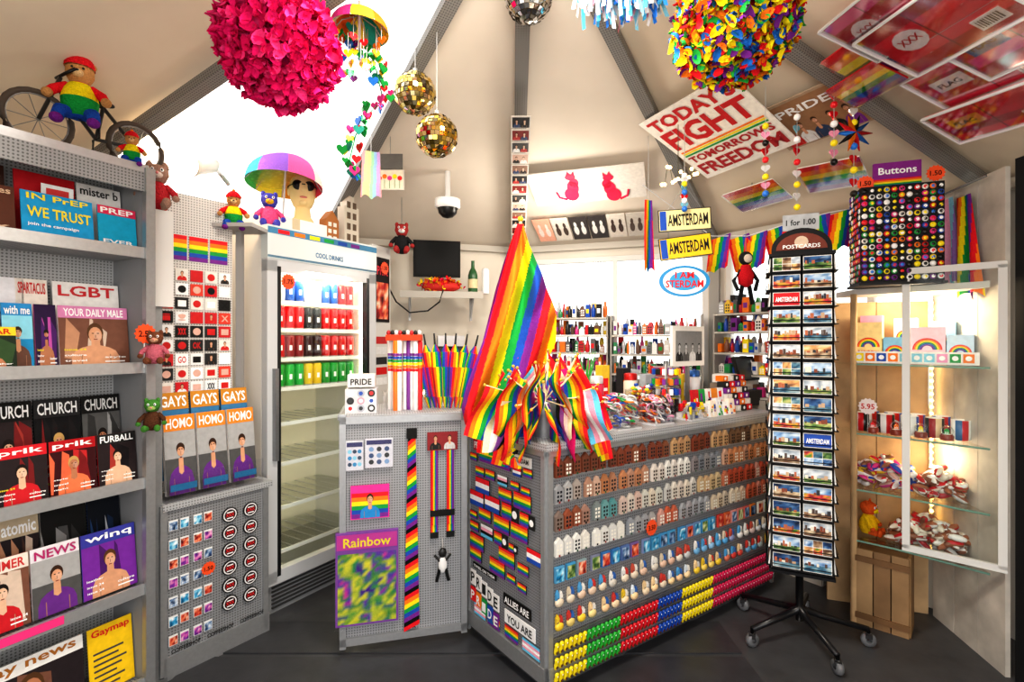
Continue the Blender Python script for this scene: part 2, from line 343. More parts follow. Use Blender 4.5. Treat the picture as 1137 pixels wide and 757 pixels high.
row(.49,[(-.3,-.06,dict(bg='#7a1a16',mot='full',pal=7,seed=21,title='NALES',tb='#5a1512')),(-.05,.1,dict(bg='#b8432a',mot='full',pal=0,seed=20,title='SUMMER',tb='#efe3d8',tc='#c33')),(.1,.25,dict(bg='#e9e5ea',mot='person',pal=4,seed=17,title='NEWS',tc='#b22a6c')),(.25,.44,dict(bg='#4552b0',mot='full',pal=5,seed=18,title='winq',tb='#3b3f9c'))],.04,.25)
row(.09,[(-.3,-.05,dict(bg='#bbb',mot='blocks')),(-.05,.27,dict(bg='#f6f4f0',mot='full',pal=0,seed=31,title='gay news',tc='#b2702c',tb='#f6f4f0')),(.28,.44,dict(bg='#f4c81c',mot='text',title='Gaymap',tc='#d22'))],.06,.26)
B.done()
# ---- knitted bears & bicycle on rack
def bear(name,c,s,face=0,hat=True):
    B=MB(name,T(c)@RZ(face)@Matrix.Scale(s,4))
    st=lambda i,j:['#2350b0','#1f9c45','#1f9c45','#f9e11e','#f9e11e','#f57f20','#e4202a','#e4202a','#e4202a'][min(j,8)]
    B.lathe([(.01,0),(.07,.01),(.095,.06),(.1,.12),(.085,.18),(.06,.22),(.035,.235)],(0,0,0),st,'plush',16)
    B.lathe([(.01,-.07),(.05,-.06),(.075,-.01),(.075,.03),(.05,.07),(.01,.08)],(0,0,.29),'#c8925a','plush',16)
    B.ell((0,-.07,.275),(.032,.03,.026),'#e2bd8a','plush'); B.ell((0,-.097,.283),(.011,.008,.008),'#1a1210','gloss')
    for a in(-1,1):
        B.ell((a*.062,0,.35),(.025,.015,.025),'#c8925a','plush'); B.ell((a*.028,-.068,.308),.008,'#111','gloss')
        B.tube([(a*.06,0,.2),(a*.12,-.03,.16),(a*.14,-.07,.12)],[.032,.03,.026],'#e4202a','plush',10); B.ell((a*.145,-.08,.11),.03,'#c8925a','plush')
        B.tube([(a*.05,-.02,.03),(a*.08,-.1,.01),(a*.09,-.13,-.05)],[.04,.038,.034],'#2350b0','plush',10); B.ell((a*.09,-.15,-.06),(.035,.045,.03),'#7a2c8f','plush')
    if hat: B.lathe([(.08,.0),(.082,.02),(.07,.05),(.04,.08),(.0,.09)],(0,0,.33),'#d8202a','plush',16); B.ell((0,0,.425),.018,'#f57f20','plush')
    B.done()
TB=2.21
def bike(name,M):
    B=MB(name,M); r=.085; dk='#4a4038'
    for x in(0,.27):
        c=Vector((x,0,r+.01)); B.tube([c+Vector((math.cos(a)*r,0,math.sin(a)*r)) for a in [2*pi*i/24 for i in range(24)]],.009,dk,'matte',8,True)
        B.tube([c+Vector((math.cos(a)*r*.9,0,math.sin(a)*r*.9)) for a in [2*pi*i/24 for i in range(24)]],.003,'#888','metal',6,True)
        for i in range(10): a=pi*i/5; B.tube([c,c+Vector((math.cos(a)*r,0,math.sin(a)*r))],.0012,'#999','metal',4)
    h1=(0,0,.095);h2=(.27,0,.095);bb=(.12,0,.085);st=(.1,0,.2);hd=(.22,0,.21)
    for a,b in((h1,bb),(h1,st),(bb,st),(bb,hd),(st,hd),(h2,(.215,0,.25))): B.tube([a,b],.006,'#3c3a38','gloss',6)
    B.tube([(.2,-.06,.27),(.215,-.03,.255),(.215,.03,.255),(.2,.06,.27)],.005,'#222','metal',6)
    B.ell((.095,0,.215),(.03,.015,.01),'#222'); B.tube([(.12,-.02,.04),(.12,-.02,.085),(.12,.02,.085),(.12,.02,.13)],.004,'#333','metal',5)
    B.done()
S2=SR.shift(.1); sb_,_=S2.uv(40,150)
bike('toy_bicycle',S2.M@T((sb_+.33,.0,TB))@RZ(pi)@Matrix.Scale(1.2,4))
s_,z_=S2.uv(86,125); bear('teddy_bear',S2.M@Vector((s_,-.02,2.365)),.6,.55)
s_,z_=S2.uv(138,165); bear('teddy_bear',S2.M@Vector((s_,-.06,TB+.035)),.3,.6)
# ================================================================ STICKER PANEL + PINBOARD
SP=Surf((-1.546,2.2),(-1.26,2.61)); L=SP.L
B=MB('display_cabinet',SP.M)
B.box((L/2+.015,.13,.38),(L-.03,.26,.74),'#8e9093','perf'); B.box((L/2+.015,.13,.765),(L,.29,.03),'#b4b6b8','perf'); B.box((L/2+.01,-.004,.05),(L-.02,.012,.1),'#a8aaac','metal')
for x in (.02,L-.02): B.box((x,-.004,.4),(.025,.012,.75),'#acaeb0','metal')
B.done()
B=MB('fridge_magnet_display',SP.M)
for i in range(2):
    for j in range(7): 
        for k in range(2):
            s=.04+.1*i; z=.66-.085*j; B.push(T((s+k*.045,-.008,z))); B.box((.018,0,.02),(.036,.004,.045),'#eee','print'); photo(B,.002,-.0,.032,.036,-.003,PALS[[1,6,2,5][(i+j+k)%4]],i*9+j+k,3,3); B.pop()
for i in range(2):
    for j in range(6): x=.3+.1*i;z=.66-.085*j; B.disc(x,z,.036,-.014,'#1a1a1a','gloss',18,.006); B.disc(x,z,.031,-.0143,'#eee','gloss',18); B.disc(x,z,.026,-.0146,'#2a1a1c','gloss',18); B.text('XXX',x-.02,z-.008,.04,.016,-.015,'#e33'); B.rect(x-.015,z+.01,.03,.005,-.015,'#fff'); B.rect(x-.015,z-.017,.03,.005,-.015,'#fff')
for i in range(3): B.text('COFFEESHOP',.05+.15*i,.11,.12,.02,-.009,'#151515')
star(B,.2,.44,.032,-.02); B.done()
SPB=SP.shift(.17); B=MB('pin_board',SPB.M); B.box((.18,.015,1.5),(.44,.03,1.42),'#d2cfcb','perf')
for i in range(3): stripes(B,.1+.095*i,1.89,.085,.12,-.003)
r=random.Random(5)
for j in range(12):
    for i in range(6):
        x=.0+.066*i; z=1.79-.068*j; c=r.choice(['#c8242a','#eee','#1a1a1a','#e9e4dc','#d43','#2a2a2a','#fff']); B.box((x+.03,-.003,z+.028),(.056,.006,.056),c,'print')
        c2=r.choice(['#111','#fff','#c22','#e0b0a0','#c22']); q=r.random()
        if q<.3: B.disc(x+.03,z+.028,.018,-.0068,c2)
        elif q<.6: B.text(r.choice(['X','OK','!','DO','NO','i','GO','MY','xxx']),x+.012,z+.012,.036,.032,-.0068,c2)
        elif q<.85: person(B,x+.008,z+.002,.044,.05,-.0068,top=r.choice(['#c22','#222','#eee'])); 
        else: B.rect(x+.012,z+.012,.036,.03,-.0068,c2)
star(B,.23,1.08,.035,-.02); B.done()
B=MB('brochure_holder',SP.M)
for i in range(3):
    x=.05+.14*i; cover(B,x,.80,.13,.36,.04,bg='#f0ece8',mot='person',pal=4,seed=i+3,title='HOMO',tc='#fff',tb='#e88b2c',tilt=.12,th=.02); 
    cover(B,x,.86,.13,.40,.10,bg='#3c7aa6',title='GAYS',tc='#fff',tb='#c9872a',tilt=.12,th=.015)
    B.rect(x+.01,.82,.11,.03,.025,'#2f7fb0')
B.box((.25,.0,.84),(.44,.004,.12),'#fff','plastic'); 
B.box((.25,.06,.785),(.44,.13,.006),'#fff','plastic'); B.done()
pc=SR.M@Vector((.53,.08,0))
B=MB('cardboard_stand',T((pc.x,pc.y,0))@RZ(.9)); B.box((0,0,1.86),(.10,.08,.42),'#dcd9d5'); B.box((0,0,.84),(.03,.03,1.66),'#9a9c9e','metal'); B.box((0,0,.01),(.06,.06,.02),'#8a8c8e','metal'); B.done()
def plush(name,c,s,body,belly,ears='cat',face=0,shirt=None,cord=None):
    B=MB(name,T(c)@RZ(face)@Matrix.Scale(s,4)); sh=shirt or body
    B.lathe([(.01,0),(.06,.01),(.08,.06),(.075,.12),(.05,.18),(.03,.2)],(0,0,0),lambda i,j:sh,'plush',14)
    B.lathe([(.01,-.06),(.05,-.05),(.072,0),(.066,.04),(.035,.065),(.005,.07)],(0,0,.25),body,'plush',14)
    B.ell((0,-.06,.235),(.035,.03,.024),belly,'plush'); B.ell((0,-.09,.243),.01,'#d88','gloss')
    for a in(-1,1):
        B.ell((a*.028,-.062,.272),(.012,.008,.014),'#fff','gloss',8,6); B.ell((a*.028,-.07,.272),(.006,.004,.008),'#111','gloss',8,6)
        if ears=='cat': B.lathe([(.028,0),(.02,.03),(.0,.055)],(a*.045,0,.295),body,'plush',8)
        else: B.ell((a*.05,0,.31),(.02,.012,.028),body,'plush',8,6)
        B.tube([(a*.05,0,.17),(a*.1,-.03,.12),(a*.11,-.06,.09)],[.024,.022,.02],sh,'plush',8); B.ell((a*.11,-.065,.08),.024,body,'plush',8,6)
        B.tube([(a*.035,-.02,.03),(a*.055,-.09,.03)],[.03,.028],body,'plush',8); B.ell((a*.055,-.11,.035),(.03,.022,.036),body,'plush',8,6)
    if cord: B.tube([(0,0,.3),(0,0,.3+cord/s)],.004,'#888')
    B.done()
plush('plush_cat',(pc.x,pc.y,2.075),.62,'#b08a78','#f0dcd0','cat',.6,'#c8343c')
q=SR.M@Vector((.46,-.04,1.405)); plush('plush_monkey',q,.42,'#7a4a34','#d8a888','bear',.5,'#c86a7a')
q=SR.M@Vector((.45,-.04,1.13)); plush('plush_crocodile',q,.4,'#4c8a3a','#a8c870','bear',.5,'#5c3a28')
B=MB('price_tag',SR.M); star(B,.43,1.53,.042,-.03,'2.50'); B.box((.43,-.02,1.45),(.004,.004,.12),'#eee'); B.done()
# ================================================================ FRIDGE
SF=Surf((-1.363,2.74),(-.956,3.4)); W=SF.L; H=2.13; D=.56
B=MB('display_fridge',SF.M); wc='#e6e3de'
B.box((.015,D/2,H/2),(.03,D,H),wc,'gloss'); B.box((W-.015,D/2,H/2),(.03,D,H),wc,'gloss'); B.box((W/2,D-.015,H/2),(W-.06,.03,H),'#f6f0e0','gloss')
B.box((W/2,D/2,H-.05),(W-.06,D,.1),wc,'gloss'); B.box((W/2,D/2,.1),(W-.06,D,.2),'#9a9a98','matte')
B.box((W/2,-.03,2.04),(W,.06,.18),'#d4dcdc','gloss'); B.rect(.0,1.955,W,.012,-.061,'#5a7d94'); B.rect(0,2.085,W,.035,-.0611,'#4a86ac')
for i,c in enumerate(RB): B.rect(.06+i*.1,2.09,.07,.022,-.0615,c)
B.text('COOL DRINKS',.3,1.99,.2,.03,-.0615,'#2a6a9c')
for x in(.03,W-.03): B.box((x,-.03,1.06),(.06,.05,1.76),'#c8cacc','gloss')
for x in(.07,W-.07): B.box((x,-.035,1.06),(.02,.045,1.7),'#1c1c1e','gloss')
for z in(.205,1.915): B.box((W/2,-.03,z),(W,.05,.07),'#c8cacc','gloss')
B.box((W/2,-.035,1.06),(W-.14,.006,1.66),'#fff','glass'); B.box((.04,-.07,1.1),(.02,.03,.5),'#8a8c8e','metal')
for i in range(6): B.box((W/2,-.02,.03+.022*i),(W-.1,.01,.008),'#555','metal')
B.box((W/2,-.01,.08),(W,.01,.16),'#8e9092','matte')
shz=[1.73,1.57,1.40,1.23,1.03,.8,.55,.3]
for z in shz:
    B.box((W/2,.27,z-.006),(W-.07,.44,.006),'#e8e8e6','glass'); B.box((W/2,.05,z-.008),(W-.07,.008,.022),'#f2f2f0','gloss')
    for k in range(9): B.box((.08+k*(W-.16)/8,.27,z-.003),(.004,.42,.004),'#ddd','metal')
B.box((W/2,.03,1.965),(W-.2,.03,.02),'#ffe9b0','emit'); 
for x in (.045,W-.045): B.box((x,.04,1.1),(.012,.012,1.6),'#ffecc0','emit')
B.done()
B=MB('soda_can_stock',SF.M)
cols=[['#e8ecf0','#2a5cb8','#f0f0f0','#2a5cb8','#c8202a'],['#d8141c','#d8141c','#2c2c2e','#d8141c'],['#c8161c','#8c1016','#3a1a1c','#c8161c'],['#1f9c3a','#2aac46','#e6c32c','#1f9c3a']]
for ri,z in enumerate(shz[:4]):
    for i in range(10):
        c=cols[ri][(i//2)%len(cols[ri])]
        for d in range(3): 
            cc=lambda a,j,c=c:'#d0d0d0' if j in(0,5,6) else (c if (j!=2 or a%4) else '#fff')
            B.lathe([(.02,0),(.029,.008),(.030,.045),(.030,.075),(.030,.125),(.024,.135),(.023,.133),(.0,.132)],(.105+i*.063,.09+d*.075,z),cc,'gloss',12)
B.done()
B=MB('price_tag',SF.M); star(B,.12,1.83,.045,-.065,'1.75'); B.done()
def onF(x,y,z=H): return SF.M@Vector((x,y,z))
B=MB('cardboard_box',SF.M); B.box((.27,.25,H+.05),(.44,.34,.10),'#e8e6e2'); B.box((.27,.079,H+.05),(.05,.002,.10),'#c8b898'); B.box((.27,.25,H+.101),(.44,.05,.002),'#c8b898'); B.done()
hs,_=SF.shift(.2).uv(336,200); hc=onF(hs,.2,H+.102)
B=MB('mannequin_head',T(hc)@RZ(.45)@Matrix.Scale(1.0,4)); sk='#e2c890'
B.lathe([(.075,0),(.07,.02),(.05,.05),(.045,.1),(.05,.12)],(0,0,0),sk,'matte',20,sy=1.05)
B.lathe([(.03,.1),(.055,.115),(.07,.15),(.077,.19),(.08,.23),(.072,.27),(.05,.3),(.02,.312),(0,.314)],(0,-.005,0),sk,'matte',24,sy=1.2)
B.lathe([(.006,.04),(.013,.015),(.017,.0),(.008,-.008)],(0,-.095,.195),sk,'matte',8); B.ell((0,-.082,.155),(.024,.014,.008),'#c8756a'); B.ell((0,-.07,.125),(.025,.02,.018),sk)
for a in(-1,1):
    B.ell((a*.08,0,.205),(.01,.018,.03),sk); B.lathe([(0,0),(.028,.001),(.03,.006),(0,.01)],(a*.034,-.088,.225),'#101012','gloss',16,R=RX(pi/2+.1)); B.tube([(a*.062,-.08,.228),(a*.084,-.03,.228),(a*.086,.01,.222)],.004,'#101012','gloss',6)
B.box((0,-.102,.23),(.02,.006,.006),'#101012','gloss'); B.done()
def umbrella(name,c,r,h,stick,cols,tiltm=Matrix.Identity(4)):
    B=MB(name,T(c)@tiltm); n=32; k=len(cols)
    prof=[(r*math.sin(t*pi/2),h*math.cos(t*pi/2)) for t in [i/8 for i in range(9)]]
    B.lathe(prof,(0,0,-h),lambda i,j:cols[(i*8//n)%k],'cloth',n); B.tube([(0,0,.04),(0,0,-stick)],.006,'#ddd','metal',6)
    for i in range(8): a=2*pi*i/8; B.tube([(0,0,-.02),(r*.6*math.cos(a),r*.6*math.sin(a),-h*.4),(r*math.cos(a),r*math.sin(a),-h)],.003,'#bbb','metal',4)
    B.done()
us,uz=SF.shift(.16).uv(318,152); uc=onF(us,.16,2.62)
umbrella('rainbow_umbrella',uc,.215,.19,.38,['#f0506a','#f4a040','#f2e04a','#50c060','#40a8e0','#9060c8','#f060a0','#f0e0d0'],RX(-.12)@RZ(.5))
qq=onF(-.15,.0,2.1)
bear('teddy_bear',qq,.42,.5)
B=MB('corner_shelf'); B.box((qq.x,qq.y+.03,qq.z-.012),(.26,.2,.02),'#a9a7a4','matte'); B.box((qq.x,qq.y+.06,qq.z/2-.01),(.03,.03,qq.z-.02),'#9a9896'); B.done()
def house(B,x,z,w,h,y,th,col,wc='#2a3038',style=0,mat='gloss',rows=3):
    if style==0: pts=[(0,0),(1,0),(1,.75),(.82,.75),(.82,.85),(.66,.85),(.66,.95),(.34,.95),(.34,.85),(.18,.85),(.18,.75),(0,.75)]
    elif style==1: pts=[(0,0),(1,0),(1,.72),(.5,1),(0,.72)]
    else: pts=[(0,0),(1,0),(1,.7),(.85,.74),(.72,.9),(.6,1),(.4,1),(.28,.9),(.15,.74),(0,.7)]
    B.poly([(x+a*w,z+b*h) for a,b in pts],y,th,col,mat)
    for j in range(rows):
        for i in range(2): B.rect(x+w*(.16+.4*i),z+h*(.12+.2*j),w*.26,h*.12,y-.0006,wc)
hx,_=SF.shift(.1).uv(392,230); hx=min(hx,W-.13)
B=MB('canal_house_ornament',SF.M); house(B,hx,H,.12,.36,.1,.07,'#d8d0c0','#6a5848',0,'matte',4); house(B,hx-.13,H,.1,.22,.12,.07,'#b0703c','#f0ece0',1,'matte'); B.done()
q=onF(.08,.05,H); plush('plush_parrot',q,.62,'#4c4cb4','#f5c030','bear',.5,'#f05a90')
ls=P(215,178,2.75)
B=MB('spot_lamp',T(ls)@RX(-1.15)@RY(.3)); B.lathe([(0,.12),(.05,.12),(.075,.1),(.08,-.02),(.085,-.05),(.08,-.05),(.07,.0)],(0,0,0),'#e6e2da','gloss',24); B.lathe([(0,-.02),(.07,-.02),(.07,-.025)],(0,0,0),'#fff0d0','emit',24); B.tube([(0,0,.1),(0,.15,.2)],.012,'#ccc','metal'); B.done()
# ================================================================ LEFT COUNTER + GATE
SG=Surf((-.824,2.41),(-.23,2.56)); L=SG.L
B=MB('side_counter',SG.M); gc='#9a9ca0'
B.box((L/2,.012,.59),(L-.02,.02,1.06),gc,'perf')
for x in(.015,L-.015): B.box((x,.0,.59),(.03,.03,1.12),'#a8aaad','metal')
for z in(.06,1.12): B.box((L/2,0,z),(L,.03,.035),'#a8aaad','metal')
B.box((L/2,.22,1.13),(L+.02,.42,.025),'#b4b6b9','perf'); 
for x in (.02,L-.02): B.box((x,.4,.56),(.03,.03,1.12),'#8a8c8e','metal')
B.done()
def G(u,v): return SG.uv(u,v)
B=MB('tie_dye_bag',SG.M); bx,bz=G(408,690); bt=G(408,588)[1]; bw=.29; bh=bt-bz
B.box((bx,-.014,(bz+bt)/2),(bw,.016,bh),'#8a4aa8','print'); photo(B,bx-bw/2+.01,bz+.01,bw-.02,bh*.75,-.0235,['#4a148f','#2a9c3c','#e8e03a','#3a8c3c','#5a2cb0','#d83a9c'],3,9,12,'cloth',.28); B.box((bx,-.023,bt-.045),(bw*.96,.004,.07),'#c83a9c'); B.text('Rainbow',bx-.11,bt-.07,.22,.045,-.0262,'#f5e02a')
B.box((bx,-.028,(bz+bt)/2),(bw+.01,.002,bh+.02),'#fff','plastic'); B.done()
B=MB('rainbow_necktie',SG.M)
x,zt=G(457,485); _,zb=G(457,698)
n=44
for i in range(n):
    a=i/n; w=.018+.02*a; z1=zt-(zt-zb)*a; dz=(zt-zb)/n
    B.add([(x-w,-.02,z1),(x+w,-.02,z1+dz*1.5),(x+w,-.02,z1-dz+dz*1.5),(x-w,-.02,z1-dz)],[(0,1,2,3)],(['#111']+RB)[i%7],'cloth')
B.box((x,-.016,zt+.02),(.05,.012,.05),'#222','cloth'); B.box((x,-.012,(zt+zb)/2),(.035,.008,zt-zb-.03),'#222','cloth'); B.done()
B=MB('rainbow_suspenders',SG.M); x,zt=G(492,482); _,zb=G(492,592)
for dx in(-.045,.035):
    for i,c in enumerate(RB): B.box((x+dx+(i-2.5)*.006,-.012,(zt+zb)/2),(.006,.005,zt-zb),c,'cloth')
    B.box((x+dx,-.014,zb),(.04,.008,.03),'#222','metal')
    for i,c in enumerate(RB): B.box((x+dx+(i-2.5)*.004,-.018,(zt+zb)/2-.01,),(.004,.004,(zt-zb)*.75),c,'cloth')
B.box((x-.005,-.018,zt-.03),(.15,.006,.09),'#8a2c30','print'); person(B,x-.07,zt-.07,.06,.08,-.022,top='#222'); person(B,x,zt-.07,.06,.08,-.022,top='#ccc'); B.box((x-.005,-.02,zb+.11),(.12,.006,.03),'#222','cloth'); B.done()
B=MB('packaged_badges',SG.M)
for (u,v,w,h,p) in ((394,505,.08,.14,6),(421,502,.13,.14,1)):
    x,z=G(u,v); B.box((x,-.01,z),(w,.012,h),'#e8e8ee','print'); B.rect(x-w*.45,z+h*.3,w*.9,h*.15,-.0175,'#2a2a6a')
    for i in range(3):
        for j in range(3): B.disc(x+w*.28*(i-1),z-h*.3+h*.22*j,w*.12 if w<.1 else w*.09,-.0175,PALS[p][(i+j)%3],'gloss')
    B.box((x,-.02,z),(w*1.05,.002,h*1.05),'#fff','plastic')
x,z=G(411,556); B.box((x,-.01,z),(.18,.012,.16),'#e83a9c','print'); stripes(B,x-.085,z-.075,.17,.12,-.017); person(B,x-.05,z-.075,.1,.13,-.018,top='#2a8cd0'); B.done()
B=MB('key_chain',SG.M); x,z=G(491,625); B.ell((x,-.02,z+.06),(.02,.012,.025),'#222','gloss'); B.ell((x,-.02,z+.0),(.022,.012,.04),'#e8e8e8','gloss')
for a in(-1,1): B.tube([(x+a*.015,-.02,z-.02),(x+a*.03,-.02,z-.08)],.008,'#222'); B.tube([(x+a*.015,-.02,z+.02),(x+a*.04,-.02,z+.05)],.006,'#222')
B.tube([(x,-.02,z+.08),(x,-.01,z+.13)],.002,'#ccc','metal'); B.done()
TC=1.1425
def onG(u,y,z=TC):
    s,_=SG.shift(y).uv(u,400); return SG.M@Vector((s,y,z))
B=MB('badge_box',T(onG(402,.12))@RZ(.2)); B.box((0,0,.06),(.15,.12,.12),'#d8d8dc','print')
for i in range(3): 
    for j in range(3): B.disc(-.05+.05*i,.025+.037*j,.018,-.062,['#fff','#b0b4c0','#222','#c8a0b0'][(i+j*2)%4],'gloss'); B.disc(-.05+.05*i,.025+.037*j,.01,-.063,['#c22','#333','#eee','#2350b0'][(i+j)%4],'gloss')
B.box((0,0,.16),(.13,.1,.06),'#e8e6e4'); B.text('PRIDE',-.05,.14,.1,.03,-.052,'#333'); B.done()
B=MB('rainbow_flag_tubes',T(onG(449,.14))); r=random.Random(2)
for i in range(9):
    x=-.08+.02*i; y=r.uniform(-.03,.03); c=['#f4f2f0','#f4f2f0','#f57f20','#f4f2f0','#f4f2f0','#7a2c8f','#f4f2f0','#f4f2f0','#e4202a'][i]
    B.lathe([(.012,0),(.013,.02),(.013,.35),(.01,.36),(0,.36)],(x,y,0),c,'gloss',10)
    for k,q in enumerate(RB): B.lathe([(.0135,0),(.0135,.014)],(x,y,.2+.016*k),q,'gloss',10)
B.lathe([(.11,0),(.115,.1),(.12,.1)],(0,0,0),'#fff','plastic',24,sy=.5); B.box((0,0,.375),(.18,.06,.03),'#d84a28','print')
for i in range(9): B.ell((-.08+.02*i,-.01,.4),(.011,.011,.014),['#b02a30','#222','#e8e4e0'][i%3],'gloss',8,6)
B.done()
B=MB('rainbow_folded_umbrellas',T(onG(494,.16)))
for i in range(7):
    x=-.08+.027*i; a=(i-3)*.08; B.push(T((x,.02*(i%2),0))@RY(a)); B.lathe([(.008,0),(.018,.06),(.028,.22),(.024,.3),(.006,.34),(.004,.4)],(0,0,0),(lambda p,j,i=i:RB[(p+i*2+j)%6] if j<4 else '#333'),'cloth',12); B.pop()
B.lathe([(.1,0),(.11,.12),(.112,.12)],(0,0,0),'#fff','plastic',20,sy=.6); B.done()
# ================================================================ MAIN COUNTER
CL=(-.225,2.6); CC=(.145,2.11); CR=(1.59,3.09); CT=1.07
B=MB('sales_counter'); pl=[CL,CC,CR,(1.34,3.46),(.24,2.68),(.05,2.95)]
B.prism(pl,.06,CT-.03,'#85878b','perf'); B.prism([(-.215,2.63),(.15,2.15),(1.56,3.11),(1.34,3.42),(.24,2.7),(.05,2.9)],0,.06,'#4a4b4d')
B.prism([(-.245,2.605),(.143,2.085),(1.625,3.085),(1.35,3.49),(.235,2.72),(.05,2.98)],CT-.03,CT,'#b0b2b5','perf')
SL=Surf(CL,CC); SC=Surf(CC,CR)
for S in(SL,SC):
    B.M=S.M; B.box((S.L/2,-.008,.095),(S.L,.016,.07),'#a8aaac','metal'); B.box((.012,-.006,.53),(.024,.014,1.0),'#acaeb0','metal'); B.box((S.L-.012,-.006,.53),(.024,.014,1.0),'#acaeb0','metal'); B.box((S.L/2,-.008,1.03),(S.L,.014,.03),'#a8aaac','metal')
B.done()
B=MB('rainbow_patches',SL.M); r=random.Random(6)
for j in range(8):
    x=.035
    while x<.5:
        w=r.choice([.06,.075,.1,.12]); h=w*.6; z=.91-.072*j+r.uniform(-.008,.008); y=-.008
        if r.random()<.2 or x+w>.6: x+=.05; continue
        B.box((x+w/2,y,z+h/2-.01),(w,.004,h),'#222','print'); q=r.random()
        if q<.65: stripes(B,x,z-.01,w,h,y-.003)
        elif q<.75: stripes(B,x,z-.01,w,h,y-.003,['#f8f8f8','#f2a5bb','#111','#6cc8ee'])
        elif q<.85: stripes(B,x,z-.01,w,h,y-.003,['#e4202a','#fff','#2350b0'])
        else: stripes(B,x,z-.01,w*.6,h,y-.003); B.disc(x+w*.8,z+h/2-.01,h*.25,y-.003,'#fff')
        x+=w+r.uniform(.012,.03)
B.box((.17,-.01,.985),(.2,.006,.06),'#b02a34','print'); B.text('PRIDE FLAG',.08,.965,.18,.035,-.015,'#fff')
B.box((.44,-.01,.97),(.17,.006,.045),'#d8d4d0','print'); B.text('AMSTERDAM',.37,.96,.14,.022,-.015,'#222'); B.done()
B=MB('pride_stickers',SL.M)
for i,c in enumerate('PRIDE'): B.box((.06+.05*i,-.008,.31-.012*i),(.046,.004,.075),'#f4f2f0','print'); B.text(c,.044+.05*i,.285-.012*i,.032,.05,-.012,'#1a1a1a')
for i,c in enumerate('PRIDE'): B.box((.06+.05*i,-.008,.225-.012*i),(.046,.004,.07),['#e4202a','#f57f20','#1f9c45','#2350b0','#7a2c8f'][i],'print'); B.text(c,.044+.05*i,.2-.012*i,.032,.045,-.012,'#fff')
B.box((.42,-.008,.31),(.2,.004,.05),'#111','print'); B.text('ALLIES ARE',.33,.295,.18,.03,-.012,'#fff')
B.box((.44,-.008,.235),(.22,.004,.06),'#f4f4f4','print'); B.text('YOU ARE',.35,.215,.18,.035,-.012,'#111'); stripes(B,.33,.14,.1,.055,-.009); stripes(B,.46,.14,.12,.055,-.009,TRANS); stripes(B,.07,.135,.1,.055,-.009,TRANS); stripes(B,.19,.135,.1,.05,-.009)
B.box((.16,-.008,.375),(.2,.004,.025),'#111','print'); B.text('TWIRL ON THEM',.07,.368,.18,.014,-.012,'#fff'); B.done()
B=MB('souvenir_magnets',SC.M); r=random.Random(11)
rows=[(.925,.085,['#6e4a34','#8a6a48','#c09a70','#7c3f2c','#5a4030']),(.815,.085,['#9a9a9c','#c8a888','#e0ddd6','#7e8288','#8a5a44','#b87a50']),(.70,.085,['#c9b28a','#b04a34','#d8d0c4','#7a8c9c','#8c5038','#5c9a9c']),
 (.59,.08,['#9c9ea2','#e6e4de','#b85c40','#5a6e86','#c8b8a0']),(.48,.078,['#3a6ab0','#e8c43a','#c8423a','#e8e4dc','#4a9ac8']),(.375,.078,['#e8e6e2','#58a0d0','#d8c8b0','#c85a48']),(.275,.075,['#dfe8f0','#e8c43a','#58a0d0','#f0d0a0','#c8423a'])]
for ri,(z,h,pal) in enumerate(rows):
    x=.035; 
    while x<SC.L-.08:
        grp=r.choice(pal); n=r.randint(3,6); st=r.randint(0,2)
        for _ in range(n):
            if x>SC.L-.08: break
            w=.045 if ri<4 else .058; col=mix(grp,r.choice(pal),.35*r.random())
            if ri<4: house(B,x,z+r.uniform(-.003,.003),w*.92,h,-.018,.016,col,r.choice(['#20242a','#f0ece0','#3a2a20']),st,'gloss',3); B.rect(x+w*.34,z,w*.2,h*.11,-.0192,r.choice(['#2a5a3a','#8a2a20','#222']))
            elif ri==4: B.box((x+w*.42,-.01,z+h*.42),(w*.85,.012,h*.85),col,'print'); photo(B,x+.003,z+.004,w*.75,h*.7,-.0168,PALS[r.choice([1,6,2,3])],r.random()*30,3,3)
            else:
                B.ell((x+w*.4,-.012,z+h*.25),(w*.42,.012,h*.25),col,'gloss',10,6); house(B,x+w*.1,z+h*.2,w*.28,h*.75,-.016,.012,r.choice(pal),'#3a4a60',r.randint(0,2),'gloss',2); house(B,x+w*.42,z+h*.2,w*.28,h*.65,-.016,.012,r.choice(['#c8423a','#3a6ab0','#e8e4dc']),'#222',r.randint(0,2),'gloss',2)
            x+=w+.005
        x+=.018
    B.box((SC.L/2,-.003,z-.005),(SC.L-.06,.006,.006),'#a8aaac','metal')
star(B,.62,.60,.04,-.03,'3.50'); B.done()
def clog(B,x,y,z,s,col):
    B.push(T((x,y,z))@Matrix.Scale(s,4)@RX(.2)); B.lathe([(.003,-.5),(.12,-.46),(.2,-.3),(.2,-.05),(.17,.15),(.2,.32),(.15,.46),(.02,.5)],(0,0,0),lambda i,j:col,'gloss',10,sy=.7)
    B.ell((0,-.11,-.22),(.11,.05,.16),'#5a3010','matte',8,5); B.ell((0,-.14,.28),(.05,.03,.06),'#fff','gloss',6,4); B.pop()
B=MB('wooden_clog_keyrings',SC.M)
def clogcol(x): 
    for lim,c in((.2,'#f0d81c'),(.40,'#2fa83a'),(.66,'#d01c2a'),(.84,'#1c4aa8'),(1.12,'#f0d81c'),(2,'#c81c50')):
        if x<lim: return c
for j in range(3):
    x=.03
    while x<SC.L-.03: clog(B,x,-.028,.215-.062*j,.056,clogcol(x)); x+=.026
for j in range(3): B.box((SC.L/2,-.01,.245-.062*j),(SC.L-.05,.006,.006),'#888','metal')
B.done()
